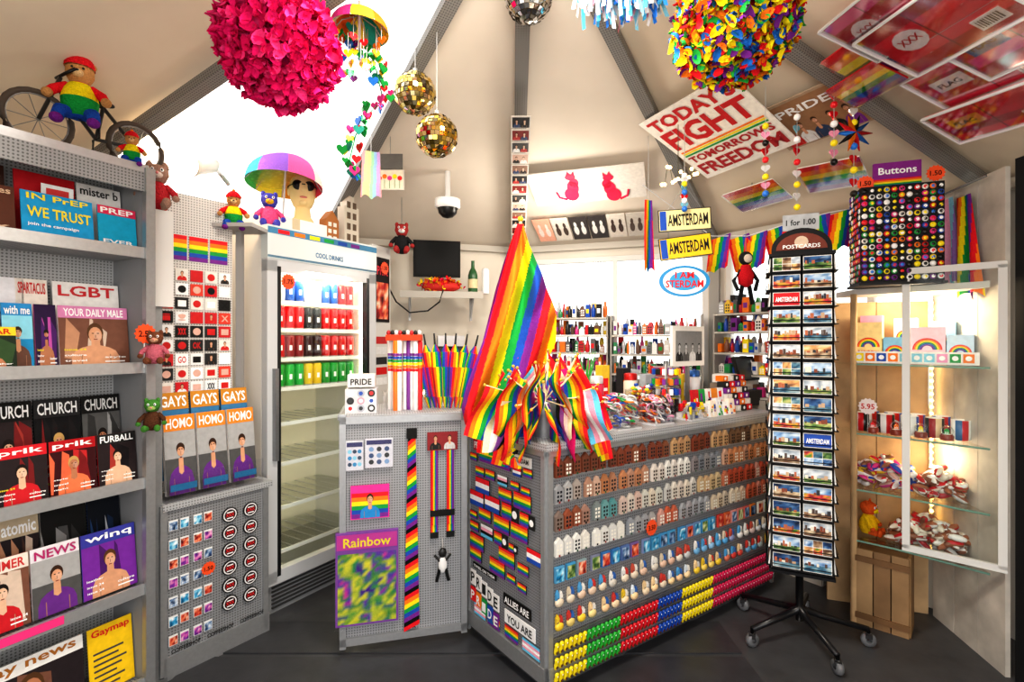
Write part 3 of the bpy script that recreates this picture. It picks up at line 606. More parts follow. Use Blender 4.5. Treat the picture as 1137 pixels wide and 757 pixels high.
# ================================================================ FLAGS ON COUNTER
fy=2.42
B=MB('rainbow_flag'); base=P(583,470,fy); base.z=CT; tp=P(578,250,fy)
B.tube([base,tp+Vector((0,0,.02))],.008,'#c8b48a','wood'); B.ell(tp+Vector((0,0,.03)),.014,'#d8c020','gloss')
B.lathe([(.06,0),(.055,.02),(.02,.05),(.012,.12)],base,'#444','metal',16)
prof=[(0,-.015,.012),(.1,-.05,.04),(.2,-.085,.085),(.32,-.12,.13),(.44,-.15,.17),(.56,-.18,.165),(.66,-.215,.12),(.76,-.25,.07),(.86,-.275,-.01),(.93,-.25,-.08)]
def pr(d):
    for (a,l0,r0),(b,l1,r1) in zip(prof,prof[1:]):
        if d<=b: t=(d-a)/(b-a); return l0+(l1-l0)*t,r0+(r1-r0)*t
    return prof[-1][1:]
ny=80;nx=90;vs=[];fs=[];cl=[]
for j in range(ny+1):
    d=.93*j/ny; l,rr_=pr(d)
    for i in range(nx+1):
        a=i/nx; x=l+(rr_-l)*a; fold=.045*math.sin(a*13+d*3)*min(1,d*4)+.025*math.sin((x+.35*d)*60)*min(1,d*3); vs.append(tp+Vector((x,-.03-.14*d+fold,-d+.015*math.sin(a*9)*d)))
for j in range(ny):
    for i in range(nx):
        d=.93*(j+.5)/ny; l,rr_=pr(d); x=l+(rr_-l)*(i+.5)/nx; q=(x+.26*d+.025)/.038
        fs.append((j*(nx+1)+i,j*(nx+1)+i+1,(j+1)*(nx+1)+i+1,(j+1)*(nx+1)+i)); cl.append(RB[int(math.floor(q))%6])
B.add(vs,fs,cl,'cloth',True); B.done()
B=MB('handheld_flag_bunch'); r=random.Random(8); bc=P(604,470,2.3); bc.z=CT
B.lathe([(.055,0),(.06,.1),(.065,.16),(.06,.16),(.055,.02),(0,.02)],bc,'#8a8c90','metal',20)
sets=[RB,RB,TRANS,RB,['#f0ecc0','#fff','#a05cc0','#222'],RB,['#d8206c','#d8206c','#8a4a9c','#2350b0','#2350b0'],RB,['#e87a30','#f0a878','#fff','#d882b4','#a8306c'],RB]
def hflag(stick0,stick1,length,width,hang,cols,ph):
    s0=Vector(stick0);s1=Vector(stick1); ax=(s1-s0).normalized(); hang=Vector(hang).normalized(); nrm=ax.cross(hang).normalized()
    B.tube([s0,s1],.003,'#e8d8b0','wood',5); B.ell(s1,.0075,'#d8a83c','gloss',6,4)
    n=len(cols)*3;m=10;vs=[];fs=[];cl=[]
    for i in range(m+1):
        b=i/m
        for j in range(n+1):
            a=j/n; sh=(1-.15*b*b); p=s1-ax*(width*(.04+a*sh+.1*b))+hang*(length*b)+Vector((0,0,-.2*length*b*b))+nrm*(.016*math.sin(b*6+ph+a*3))
            vs.append(p)
    for i in range(m):
        for j in range(n): fs.append((i*(n+1)+j,i*(n+1)+j+1,(i+1)*(n+1)+j+1,(i+1)*(n+1)+j)); cl.append(cols[j//3])
    B.add(vs,fs,cl,'cloth',True)
cen=bc+Vector((0,0,.06)); k=0
# fan of sticks leaning out to both sides, several layers deep
for layer in range(6):
    for i in range(13):
        k+=1; th=-1.3+2.6*i/12+r.uniform(-.1,.1); Ls=r.uniform(.24,.4)*(1-.22*abs(th)/1.3)-.012*layer
        d=Vector((math.sin(th),r.uniform(-.1,.1)-.05*layer+.12,math.cos(th)*.95)).normalized(); t=cen+d*Ls
        sg=1 if th>0 else -1; h=Vector((sg*(.75-.5*abs(th)/1.3)+r.uniform(-.15,.15),-.12+r.uniform(-.15,.1),-1.0))
        hflag(cen,t,r.uniform(.15,.21),r.uniform(.10,.13),h,sets[(k*7+layer)%len(sets)],r.uniform(0,6))
for i,(x,z) in enumerate(((-.33,.2),(-.25,.14),(-.16,.12),(-.08,.1),(.01,.1),(.09,.12),(.17,.15),(.25,.19),(-.2,.24),(-.11,.22),(-.02,.22),(.07,.23),(.15,.26),(-.06,.3),(.05,.31))):
    t0=bc+Vector((x*.8,-.19-.02*(i%3)+abs(x)*.2,z+.04)); s0=bc+Vector((x*.1,0,.16)); ax=Vector((.08 if x<0 else -.08,0,0))
    # stick axis leans; cloth falls roughly perpendicular to it and outward
    hflag(s0,t0,.2,.13,(x*1.1+(.25 if x>0 else -.25),-.1,-1),sets[(i*3+1)%len(sets)],i)
B.done()
# ================================================================ COUNTERTOP GOODS
def onC(u,y): s,_=SC.shift(y).uv(u,420); return s
def bin_(name,s,y,w,d,h,fill,n=70,pal=RB,mat='gloss'):
    B=MB(name,SC.M@T((s,y,CT))); r=random.Random(int(s*1000))
    for a in(-1,1): B.box((a*w/2,0,h/2),(.004,d,h),'#fff','plastic'); B.box((0,a*d/2,h/2),(w,.004,h),'#fff','plastic')
    B.box((0,0,.004),(w,d,.008),'#ddd')
    for i in range(n):
        c=r.choice(pal); p=(r.uniform(-.45,.45)*w,r.uniform(-.42,.42)*d,r.uniform(.1,1.15)*h)
        if fill=='ring': 
            R=RZ(r.uniform(0,3))@RX(r.uniform(0,1.5)); B.tube([Vector(p)+(R@Vector((.022*math.cos(t),.022*math.sin(t),0))) for t in [2*pi*k/10 for k in range(10)]],.0045,c if r.random()<.6 else '#ddd',mat,5,True)
        elif fill=='box': B.box(p,(.03,.012,.04),c,'print',RZ(r.uniform(-.5,.5))@RX(r.uniform(-.4,.4)))
        else: B.ell(p,(.016,.012,.01),c,mat,8,5)
    B.done()
bin_('bracelet_bin',onC(688,.1),.1,.17,.14,.13,'ring',130,RB+['#fff','#f4a0c0'])
bin_('bracelet_bin',onC(727,.1),.1,.14,.14,.12,'ring',100,['#e4202a','#fff','#222','#f57f20','#f4a0c0'])
bin_('candy_bin',onC(720,.24),.26,.2,.12,.16,'ell',110,RB+['#fff'])
bin_('keyring_bin',onC(765,.1),.09,.14,.12,.07,'box',70,['#e4202a','#fff','#f0d820','#2350b0','#aaa'])
B=MB('sticker_boxes',SC.M@T((onC(793,.1),.1,CT)))
for i in range(5): cover(B,-.14+.06*i,0,.052,.08+.012*(i%3),-.04,bg=['#fff','#f6e8d8','#e9e9ee'][i%3],mot='blocks',seed=i,tilt=.15,th=.03)
for i in range(5): cover(B,-.14+.06*i,0,.052,.15,.03,bg=['#c8202a','#1f9c45','#f4f2ee','#e88b2c','#eee'][i],mot='blocks',seed=i+9,tilt=.1,th=.02)
B.done()
B=MB('matchbox_display',SC.M@T((onC(822,.1)+.02,.13,CT)))
for i in range(4):
    for j in range(6): B.box((-.09+.06*i,.01*j,.02+.036*j),(.052,.05,.032),['#f57f20','#e4202a','#ece8e0','#7a2c8f','#2a2a2a'][(i*2+j)%5],'print'); B.disc(-.09+.06*i,.02+.036*j,.01,.01*j-.0258,'#fff')
B.done()
for k,(u,y,h) in enumerate(((645,.22,.2),(662,.3,.24),(700,.36,.24),(745,.3,.2),(770,.33,.24))):
    B=MB('storage_jar',SC.M@T((onC(u,y),y,CT))); B.lathe([(.035,0),(.04,.01),(.04,h*.8),(.034,h*.85),(.034,h*.87)],(0,0,0),['#e8e8ea','#d83a5a','#e8e2d0','#2a2a2c','#e0e0e2'][k],'gloss',20); B.lathe([(.037,h*.86),(.037,h),(.03,h+.005),(0,h+.006)],(0,0,0),['#c8a020','#eee','#c22','#888','#3a6ab0'][k],'metal',20); B.box((0,-.041,h*.4),(.04,.002,.05),RB[k],'print'); B.done()
B=MB('souvenir_tins',SC.M); r=random.Random(77); x=.62
while x<1.5:
    w=r.uniform(.05,.1); h=r.uniform(.12,.3); c=r.choice(['#f4f2ee','#c8202a','#2a2a2c','#e8c43a','#2350b0','#d8d4cc','#6a4a3a','#e87ab0','#b8bcc2'])
    if r.random()<.6: B.box((x+w/2,.435,CT+h/2),(w*.94,.05,h),c,'print'); B.rect(x+w*.12,CT+h*.35,w*.7,h*.4,.4092,r.choice(RB+['#fff','#222'])); B.rect(x+w*.2,CT+h*.5,w*.5,h*.06,.4086,'#fff')
    else: w=.06; B.lathe([(.026,0),(.028,h*.7),(.012,h*.85),(.012,h),(0,h)],(x+.03,.435,CT),c,'gloss',14); B.lathe([(.0285,h*.2),(.0285,h*.5)],(x+.03,.435,CT),'#f0ece4','print',14)
    x+=w+.004
B.done()
B=MB('cash_register',SC.M@T((onC(835,.3)-.08,.30,CT))); B.box((0,0,.05),(.26,.18,.1),'#3a3a3c'); B.box((0,.03,.13),(.24,.11,.06),'#e0ded8'); B.box((0,0,.24),(.24,.02,.17),'#1c1c1e','gloss',RX(-.3)); B.box((0,-.012,.24),(.21,.004,.14),'#40464c','gloss',RX(-.3)); B.done()
B=MB('framed_photo',SC.M@T((onC(765,.25),.25,CT))); B.box((0,.01,.40),(.30,.02,.24),'#efece6'); B.rect(-.125,.31,.25,.18,-.001,'#8a8a8a')
for i in range(4): person(B,-.125+.062*i,.31,.066,.13,-.002,skin='#c8c8c8',hair='#222',top=['#222','#555','#ddd','#333'][i])
B.box((0,.012,.14),(.02,.02,.28),'#888','metal'); B.box((0,.02,.006),(.14,.1,.012),'#777','metal'); B.done()
B=MB('keyring_stand',SC.M@T((onC(738,.2),.19,CT))); B.lathe([(.06,0),(.06,.01),(.008,.02),(.008,.3),(0,.3)],(0,0,0),'#aaa','metal',16); r=random.Random(33)
for j in range(4):
    B.tube([(.07*math.cos(t),.07*math.sin(t),.12+.055*j) for t in [2*pi*q/14 for q in range(14)]],.002,'#bbb','metal',4,True)
    for a in range(12): t=2*pi*a/12; x,y=.07*math.cos(t),.07*math.sin(t); B.box((x,y,.095+.055*j),(.018,.018,.032),r.choice(RB+['#fff','#bbb','#222']),'gloss',RZ(t))
B.done()
B=MB('tissue_paper_stack',SC.M@T((onC(800,.24),.23,CT)))
for i in range(4): B.box((.01*i,0,.03+.055*i),(.2-.02*i,.1,.05),['#e9e6e0','#b0b4ba','#8a7a6a','#ece8e4'][i],'print',RZ(.06*i))
B.done()
B=MB('potted_spring_plant',SC.M@T((onC(652,.34),.36,CT))); B.lathe([(.04,0),(.055,.08),(.058,.085),(.05,.08),(0,.07)],(0,0,0),'#b85a3c','matte',16)
for i in range(16): a=i*2.4; B.tube([(0,0,.07),(math.cos(a)*.02,math.sin(a)*.02,.2),(math.cos(a)*.06,math.sin(a)*.06,.3+.04*(i%3))],[.006,.006,.001],'#3c9a3a','matte',5)
B.done()
# ================================================================ POSTCARD RACK
PX,PY=1.465,2.57
B=MB('postcard_rack',T((PX,PY,0))@RZ(-.45)); r=random.Random(12); bk='#17171a'
B.tube([(0,0,.08),(0,0,1.96)],.018,bk,'metal',12)
for i in range(5):
    a=2*pi*i/5-pi/2+.45; e=Vector((math.cos(a)*.3,math.sin(a)*.3,.085)); B.tube([(0,0,.14),(e.x*.3,e.y*.3,.12),e],[.02,.017,.014],bk,'gloss',8)
    B.tube([e,(e.x,e.y,.055)],.009,bk,'metal',6); B.lathe([(.012,-.014),(.03,-.014),(.034,0),(.03,.014),(.012,.014)],(e.x,e.y,.034),'#6a6c70','gloss',16,R=RZ(a)@RX(pi/2))
    B.box((e.x,e.y,.055),(.03,.04,.02),'#2a2a2c','gloss')
w=.262; d=w/2; NR=18; z0=.385; pz=.0855
SKY=[['#2a3c5c','#5c8cc4','#a8c8e4','#e8f0f4'],['#6a4a3c','#c88a5c','#f0c078','#f8e8c0'],['#0c1830','#1c3a6a','#3c6aa0','#88a8c8'],['#8a98a8','#b8c4d0','#dfe6ea','#fff'],['#4a6a9c','#88b0dc','#c8dcec','#f4f6f8']]
WAT=[['#1c3448','#3c6a8a','#6a98a8','#b8ccd0'],['#20301c','#3c6a3c','#7a9c50','#c8c880'],['#3a2a24','#7a5440','#a88868','#d8c8a8'],['#8a1c2c','#d83a4c','#f0b040','#3c8a3c']]
for sd in range(4):
    B.push(RZ(sd*pi/2)@T((0,-d,0)))
    for x in(-w/2,0,w/2): B.tube([(x,0,z0-.02),(x,0,z0+NR*pz)],.004,bk,'metal',5)
    for j in range(NR):
        z=z0+j*pz; B.tube([(-w/2,-.02,z+.02),(w/2,-.02,z+.02)],.0022,bk,'metal',4); B.box((0,-.008,z),(w,.03,.003),bk)
        for i in range(2):
            x=-w/2+.006+i*w/2; cw=w/2-.012; ch=.068; B.push(T((x,-.012,z+.004))@RX(-.1)); B.box((cw/2,.002,ch/2),(cw,.006,ch),'#f4f2ee','print')
            q=r.random(); e=-.0016
            if q<.78:
                hz=r.uniform(.35,.55)*ch; photo(B,.003,hz,cw-.006,ch-.003-hz,e,r.choice(SKY),r.random()*40,4,2); photo(B,.003,.003,cw-.006,hz-.003,e,r.choice(WAT),r.random()*40,5,2)
                xx=.008
                while xx<cw-.02: 
                    ww=r.uniform(.006,.016); hh=r.uniform(.12,.4)*ch
                    if r.random()<.8: B.rect(xx,hz-.006,ww,hh,e*1.6,r.choice(['#8a4a34','#c8a888','#e8e0d0','#5a4a44','#b86a4a','#3a3a40']))
                    xx+=ww+.001
            elif q<.92:
                for a in range(2):
                    for b in range(3): photo(B,.004+b*cw*.325,.004+a*ch*.48,cw*.31,ch*.44,e,r.choice(SKY+WAT),r.random()*40,2,2)
            else: B.rect(.003,.003,cw-.006,ch-.006,e,r.choice(['#d8202a','#e8c43a','#fff','#2350b0'])); B.text(r.choice(['I love XXX','AMSTERDAM','Holland']),.012,ch*.3,cw-.024,ch*.35,e*2,r.choice(['#111','#fff','#c22']))
            B.pop()
    B.box((0,.004,z0+NR*pz/2),(w,.003,NR*pz),'#1d1d20'); B.pop()
z=z0+NR*pz; B.box((0,0,z),(w+.02,w+.02,.015),bk); B.box((0,0,z0-.02),(w+.02,w+.02,.015),bk)
B.push(T((0,-.11,z+.01))); B.poly([(-.13,0),(.13,0)]+[(.13*math.cos(t),.02+.1*math.sin(t)) for t in [pi*k/14 for k in range(15)]],0,.012,bk); B.poly([(.11*math.cos(t),.015+.08*math.sin(t)) for t in [pi*k/14 for k in range(15)]],-.003,.003,'#7a3a2c','print'); B.disc(0,.05,.03,-.005,'#d8c0a8'); B.text('POSTCARDS',-.08,.02,.16,.02,-.006,'#fff'); B.pop()
B.done()
B=MB('price_sign',T((PX,PY,z+.1))@RZ(-.42)); B.box((0,-.05,.07),(.16,.006,.08),'#b8bcc0','print'); B.text('1 for 1.00',-.065,.055,.13,.03,-.054,'#222'); B.tube([(0,-.05,-.085),(0,-.05,.05)],.003,'#888','metal'); B.done()
# ================================================================ RIGHT CABINET
def planks(name,A,Bp,z0,z1,n,col):
    S=Surf(A,Bp); B=MB(name,S.M); r=random.Random(n)
    for i in range(n): w=S.L/n; B.box((w*(i+.5),.012,(z0+z1)/2),(w-.004,.02,z1-z0),mix(col,'#6a4a30',r.random()*.25),'wood')
    B.done(); return S
planks('wood_panel',(1.83,2.93),(2.29,2.77),0,1.72,4,'#c0a078')
SW=planks('wood_panel',(2.3,2.76),(2.2,2.25),0,2.28,3,'#d8d2c8')
B=MB('glass_display_cabinet'); pl=[(1.83,2.70),(1.96,2.58),(2.18,2.30),(2.275,2.74),(1.85,2.88)]
for z in(1.38,1.01,.71,.44):
    B.prism(pl,z-.008,z,'#cfe6de','glass')
    for a,b in zip(pl[:2],pl[1:3]): B.tube([(a[0],a[1],z-.004),(b[0],b[1],z-.004)],.005,'#7fa89a','gloss',6)
B.prism(pl,1.745,1.775,'#c4c2be','matte')
B.tube([(1.83,2.70,0),(1.83,2.70,1.75)],.016,'#b89a74','wood',6)
h=Vector((2.175,2.235,0)); e=Vector((1.93,2.47,0)); Sd=Surf(tuple(e[:2]),tuple(h[:2]))
B.M=Sd.M; Ld=Sd.L; al='#d4d4d2'
for x in(.0,Ld): B.box((x,.0,1.165),(.03,.02,1.35),al,'matte')
for z in(.49,1.84): B.box((Ld/2,0,z),(Ld+.03,.02,.03),al,'matte')
B.box((Ld/2,0,1.165),(Ld,.004,1.33),'#fff','glass'); B.done()
B=MB('led_strip'); B.box((2.262,2.725,1.1),(.012,.006,1.28),'#ddd')
for i in range(36): B.ell((2.26,2.717,.48+.035*i),.01,'#ffc060','emit',6,4)
B.done()
def arch(B,x,z,r,y):
    for i,c in enumerate(RB):
        ro=r*(1-i*.11); ri=ro-r*.1; n=12; vs=[]
        for k in range(n+1): t=pi*k/n; vs+= [(x+ro*math.cos(t),y,z+ro*math.sin(t)),(x+ri*math.cos(t),y,z+ri*math.sin(t))]
        B.add(vs,[(2*k,2*k+1,2*k+3,2*k+2) for k in range(n)],c,'print')
Sh=Surf((1.86,2.74),(2.20,2.42))
B=MB('rainbow_gift_boxes',Sh.M)
for i,(x,w,h) in enumerate(((.0,.12,.22),(.125,.1,.14),(.235,.14,.19),(.38,.1,.15))):
    B.box((x+w/2,.05,1.38+h/2),(w,.07,h),['#f4dc9c','#8ac4e8','#f8d0e0','#c8e0f8'][i],'print'); arch(B,x+w/2,1.38+h*.4,w*.42,.0135); B.text('RAINBOW',x+w*.12,1.38+h*.2,w*.76,h*.12,.0135,'#d0306a')
    B.box((x+w/2,.0,1.38+.03),(w*.9,.03,.05),'#f6f4f2','print'); stripes(B,x+w*.1,1.39,w*.8,.035,-.0155)
for i in range(3): B.box((.06+.15*i,.14,1.38+.13),(.1,.06,.26-.04*i),['#f0a0c0','#f4f2ee','#a0d0f0'][i],'print'); arch(B,.06+.15*i,1.56-.04*i,.04,.109)
B.done()
B=MB('sticker_tray',Sh.M); B.box((.25,-.03,1.415),(.5,.05,.06),'#f2eeec','print')
r=random.Random(1)
for i in range(10): B.rect(.01+.048*i,1.395,.04,.042,-.0565,r.choice(RB+['#f4a0c8','#8ad0e8'])); B.disc(.03+.048*i,1.416,.012,-.057,'#fff')
B.done()
def mug(B,c,cols,hd=True):
    B.lathe([(.03,0),(.038,.004),(.039,.04),(.039,.1),(.035,.1),(.034,.01),(0,.01)],c,lambda i,j:cols[(i//2)%len(cols)] if j<3 else '#fff','gloss',18)
    x,y,z=c
    if hd: B.tube([(x+.035,y-.0,z+.07),(x+.058,y-.004,z+.06),(x+.058,y-.004,z+.03),(x+.035,y,z+.02)],.005,cols[0],'gloss',6)
B=MB('souvenir_mugs',Sh.M)
for i in range(5): mug(B,(.03+.1*i,.07,1.01),[['#c8202a','#222','#eee'],['#e8e8e8','#c8202a','#222'],['#2350b0','#e8e8e8'],['#a0202a','#e8c8a0','#222'],['#3a6a9c','#c8202a','#fff']][i],i%2)
for i in range(4): mug(B,(.05+.1*i,.17,1.01),['#eee','#c22','#2350b0'],False)
B.done()
B=MB('snow_globes',Sh.M)
for i in range(4):
    x=.08+.1*i; B.lathe([(.026,0),(.028,.02),(.022,.03)],(x,.02,1.01),'#8a3a2c','gloss',14); B.ell((x,.02,1.055),.028,'#fff','glass',14,10); house(B,x-.01,1.035,.02,.035,.016,.008,RB[i],'#fff',0,'gloss',2); B.ell((x,.02,1.036),(.022,.022,.006),'#fff','matte',10,5)
B.done()
B=MB('price_tag',Sh.M); B.disc(.06,1.15,.045,.0,'#f0e4e4','gloss',28,.002,.14); B.text('5.95',.03,1.135,.06,.03,-.001,'#c22'); B.tube([(.06,.003,1.01),(.06,.003,1.12)],.002,'#aaa'); B.done()
def heap(name,S,x0,x1,y0,y1,z,h,n,pal,seed):
    B=MB(name,S.M); r=random.Random(seed)
    for i in range(n):
        a=r.random(); x=x0+(x1-x0)*a; y=y0+(y1-y0)*r.random(); zz=z+.016+h*r.random()*(1-.5*abs(2*a-1)); R=RZ(r.uniform(0,3))@RX(r.uniform(-.6,.6)); B.push(T((x,y,zz))@R)
        B.lathe([(.0,-.036),(.009,-.033),(.015,-.018),(.017,0),(.015,.018),(.009,.033),(0,.036)],(0,0,0),(lambda k,j,c=r.choice(pal),d=r.choice(pal):c if (k//2)%2 else d),'gloss',8,R=RX(pi/2)); B.pop()
    for x in(x0-.01,x1+.01): B.box((x,(y0+y1)/2,z+.025),(.004,y1-y0,.05),'#fff','plastic')
    B.box(((x0+x1)/2,y0-.015,z+.025),(x1-x0,.004,.05),'#fff','plastic')
    B.done()
RED=['#f0ece8','#c8202a','#f4f2f0','#8a5a44','#2350b0','#d8b0a0','#f0ece8','#e8c43a','#d83a8c']
heap('clog_slipper_heap',Sh,.0,.24,.02,.16,.71,.15,170,RED,1)
heap('clog_slipper_heap',Sh,.27,.44,.02,.16,.71,.13,130,['#e8e0d0','#a86a4c','#f4f2f0','#c8202a','#8a5a44'],5)
heap('clog_slipper_heap',Sh,.15,.45,.02,.15,.44,.14,190,['#e8e0d0','#a86a4c','#f4f2f0','#c8202a','#8a5a44'],2)
p=Sh.M@Vector((.05,.09,.445)); plush('rainbow_plush_bear',p,.55,'#e4602a','#f9e11e','bear',.7,'#f9c81e')
B=MB('wooden_crate',T((1.98,2.68,0))@RZ(-.75))
for i in range(3):
    for sy in(-1,1): B.box((-.075+.075*i,sy*.09,.2),(.07,.014,.4),mix('#a88862','#6a4a30',(i*37%10)/12),'wood')
    for sx in(-1,1): B.box((sx*.11,-.055+.055*i,.2),(.014,.05,.4),mix('#97764f','#6a4a30',(i*53%10)/12),'wood')
for z in(.05,.35):
    for sy in(-1,1): B.box((0,sy*.1,z),(.23,.01,.03),'#7a5a3c','wood')
B.box((0,0,.39),(.2,.17,.012),'#8a6a48','wood'); B.done()
bp=P(993,318,2.56); bp.z=1.777
B=MB('button_badge_display',T(bp)@RZ(-.35)); r=random.Random(21); H2=.48
B.box((0,0,H2/2+.01),(.34,.2,H2),'#1b1b1e'); B.box((0,0,.006),(.36,.22,.012),'#2a2a2c')
def btn(B,x,z,y):
    c=r.choice(RB+['#111','#fff','#f4f0e8','#e83a8c','#222','#eee','#c22']); B.lathe([(.0,.006),(.008,.005),(.0135,.001),(.0135,0)],(x,y,z),lambda i,j,c=c,d=r.choice(['#fff','#111','#e4202a','#f9e11e','#2a78d8']):d if (j==0 and r.random()<.9) else c,'gloss',10,R=RX(pi/2))
for sd,(wd,dd) in enumerate(((.34,.1),(.2,.17),(.34,.1),(.2,.17))):
    B.push(RZ(sd*-pi/2)@T((0,-dd-.001,0))); nx=int(wd/.03)
    for i in range(nx):
        for j in range(15): btn(B,(i-(nx-1)/2)*.031,.035+.031*j,0)
    B.pop()
B.box((0,-.03,H2+.075),(.2,.02,.13),'#8a2a8c','print'); B.text('Buttons',-.08,H2+.08,.16,.035,-.042,'#fff'); stripes(B,-.1,H2+.012,.2,.045,-.0415); 
star(B,-.14,H2+.04,.04,-.06); star(B,.15,H2+.06,.04,-.06); B.tube([(-.14,-.05,H2),(-.14,-.05,H2+.03)],.003,'#888'); B.tube([(.15,-.05,H2),(.15,-.05,H2+.03)],.003,'#888'); B.done()
B=MB('rainbow_scarf',SW.M); 
for i in range(3): drape(B,(.04+.13*i,-.03,2.25-.02*i),(0.1,0,-1),(1,0,0),.42+.05*i,.1,.15,RB if i!=1 else ['#a07ac0','#e8a0c0','#8ac8e0'],.014,1.5,24,10,.4,1)
B.tube([(0,-.03,2.26),(.45,-.03,2.26)],.006,'#888','metal'); B.done()
B=MB('door_frame'); B.box((2.235,2.19,1.15),(.05,.05,2.3),'#17181a'); B.box((2.30,2.1,1.15),(.03,.05,2.3),'#d8d6d2'); B.done()
# ================================================================ BACK-LEFT AREA
SB=Surf((-.98,3.72),(-.06,3.9))
B=MB('wall_shelf',SB.M); B.box((.46,.1,1.86),(.62,.22,.02),'#d8d4cc'); B.box((.46,-.008,1.85),(.62,.012,.05),'#b8b4ac'); 
for x in(.22,.7): B.box((x,.2,1.76),(.02,.02,.2),'#999','metal'); B.tube([(x,.2,1.68),(x,.02,1.85)],.008,'#999','metal')
B.done()
B=MB('back_work_counter',SB.M); B.box((.5,.12,.55),(.9,.24,1.1),'#b8b2a8'); B.box((.5,.11,1.115),(.95,.28,.03),'#8a8680'); 
for i in range(3): B.box((.2+.3*i,-.012,.6),(.27,.015,.8),'#c4beb4'); B.box((.3+.3*i,-.025,.7),(.015,.02,.12),'#888','metal')
B.done()
def onB(u,v,y=0): s,z=SB.shift(y).uv(u,v); return s,z
s,z=onB(485,288,.12)
B=MB('television_screen',SB.M); B.box((s,.1,z),(.36,.03,.28),'#0c0c0e','matte'); B.box((s,.082,z),(.33,.004,.25),'#101214','matte'); B.box((s,.1,(z-.14+1.87)/2),(.06,.02,max(.01,z-.14-1.87)+.02),'#222'); B.done()
B=MB('flower_garland',SB.M); r=random.Random(31)
def petals(B,c,r3,n,pal,size,r,inner=.8):
    for i in range(n):
        u=r.uniform(-1,1);t=r.uniform(0,2*pi);q=math.sqrt(1-u*u); d=Vector((q*math.cos(t),q*math.sin(t),u)); k=r.uniform(inner,1.06)
        p=Vector((c[0]+d.x*r3[0]*k,c[1]+d.y*r3[1]*k,c[2]+d.z*r3[2]*k)); col=r.choice(pal)
        ax=(d+Vector((r.uniform(-.9,.9),r.uniform(-.9,.9),r.uniform(-.9,.9)))).normalized(); Q=ax.to_track_quat('Z','Y').to_matrix().to_4x4()@RZ(r.uniform(0,6)); s=size*r.uniform(.7,1.25)
        M=T(p)@Q
        vs=[];fs=[]
        for a,w,h in((-1,.35,.35),(-.5,1,.05),(.1,1.1,0),(.6,.9,.15),(1,.3,.55)): vs+= [M@Vector((a*s,-w*s*.55,h*s+.22*s)),M@Vector((a*s,0,h*s-.08*s)),M@Vector((a*s,w*s*.55,h*s+.22*s))]
        for j in range(4): fs+= [(j*3,j*3+1,j*3+4,j*3+3),(j*3+1,j*3+2,j*3+5,j*3+4)]
        cc=mix(col,'#000000',r.uniform(0,.2)); B.add(vs,fs,cc,'cloth',True)
s,z=onB(490,312,.05); petals(B,(s,.05,1.93),(.17,.07,.05),240,['#e4202a','#f57f20','#f9e11e','#d81c4c'],.02,r,.3); B.ell((s,.05,1.915),(.15,.06,.042),'#c8302a'); B.done()
B=MB('wine_bottle',SB.M); s,z=onB(525,300,.1); B.lathe([(.035,0),(.038,.01),(.038,.14),(.03,.17),(.014,.2),(.013,.25),(.015,.255),(0,.256)],(s,.1,1.872),'#2c5a34','gloss',16); B.lathe([(.0385,.04),(.0385,.11)],(s,.1,1.872),'#d8c8a0','print',16)
B.lathe([(.03,0),(.03,.18),(.02,.2),(0,.2)],(s+.1,.1,1.872),'#e8e8ea','gloss',16); B.done()
B=MB('coffee_machine',SB.M); s,z=onB(500,350,.1); B.box((s,.11,1.19),(.2,.2,.12),'#2a2a2c','gloss'); B.box((s,.17,1.36),(.2,.1,.3),'#5c5e62','metal'); B.box((s,.1,1.5),(.2,.22,.08),'#c8c8ca','metal'); B.lathe([(.045,0),(.055,.06),(.04,.11),(.042,.12)],(s,.07,1.255),'#d0d4d8','plastic',16); B.lathe([(.02,0),(.03,-.04)],(s,.07,1.46),'#333','metal',12); B.done()
def roofz(x,y):
    d=Vector((x-CX,y-CY)); a=math.degrees(math.atan2(d.y,d.x)); k=((a-18)//36)*36+36; r=d.length*math.cos(math.radians(a-k)); return AH-(AH-WH)*r/(RR*math.cos(pi/10))-.005
B=MB('security_camera'); q=P(497,230,3.35); B.lathe([(0,.05),(.085,.05),(.085,.0),(.07,-.01)],q,'#f4f4f4','gloss',20); B.lathe([(.065,-.005),(.06,-.04),(.036,-.065),(0,-.075)],q,'#1a1a1c','gloss',20); B.tube([q+Vector((0,0,.05)),Vector((q.x,q.y,roofz(q.x,q.y)))],.018,'#e8e8e8'); B.done()
B=MB('cable_cord'); B.tube([P(432,320,3.75),P(440,335,3.75),P(455,347,3.75),P(475,345,3.75),P(488,335,3.75),P(492,322,3.75)],.006,'#1a1a1a','matte',6); B.done()
SQ=Surf((-.93,3.38),(-.86,3.55)); B=MB('club_poster',SQ.M); B.box((.09,.01,1.1),(.2,.02,2.1),'#d0ceca'); B.box((.09,-.004,1.85),(.16,.006,.44),'#1a1214','print'); B.text('PRIK',.03,1.95,.12,.06,-.009,'#e03a4a'); photo(B,.025,1.65,.13,.25,-.0085,PALS[2],5,5,7); star(B,.1,2.0,.045,-.02); 
for i in range(5): B.rect(.03,1.2+.07*i,.12,.05,-.001,['#eee','#c22','#333','#ddd','#b33'][i])
B.done()
plush('plush_santa',P(446,282,3.5),.65,'#b03a3a','#eee','bear',.2,'#2a2a2c',cord=.2)
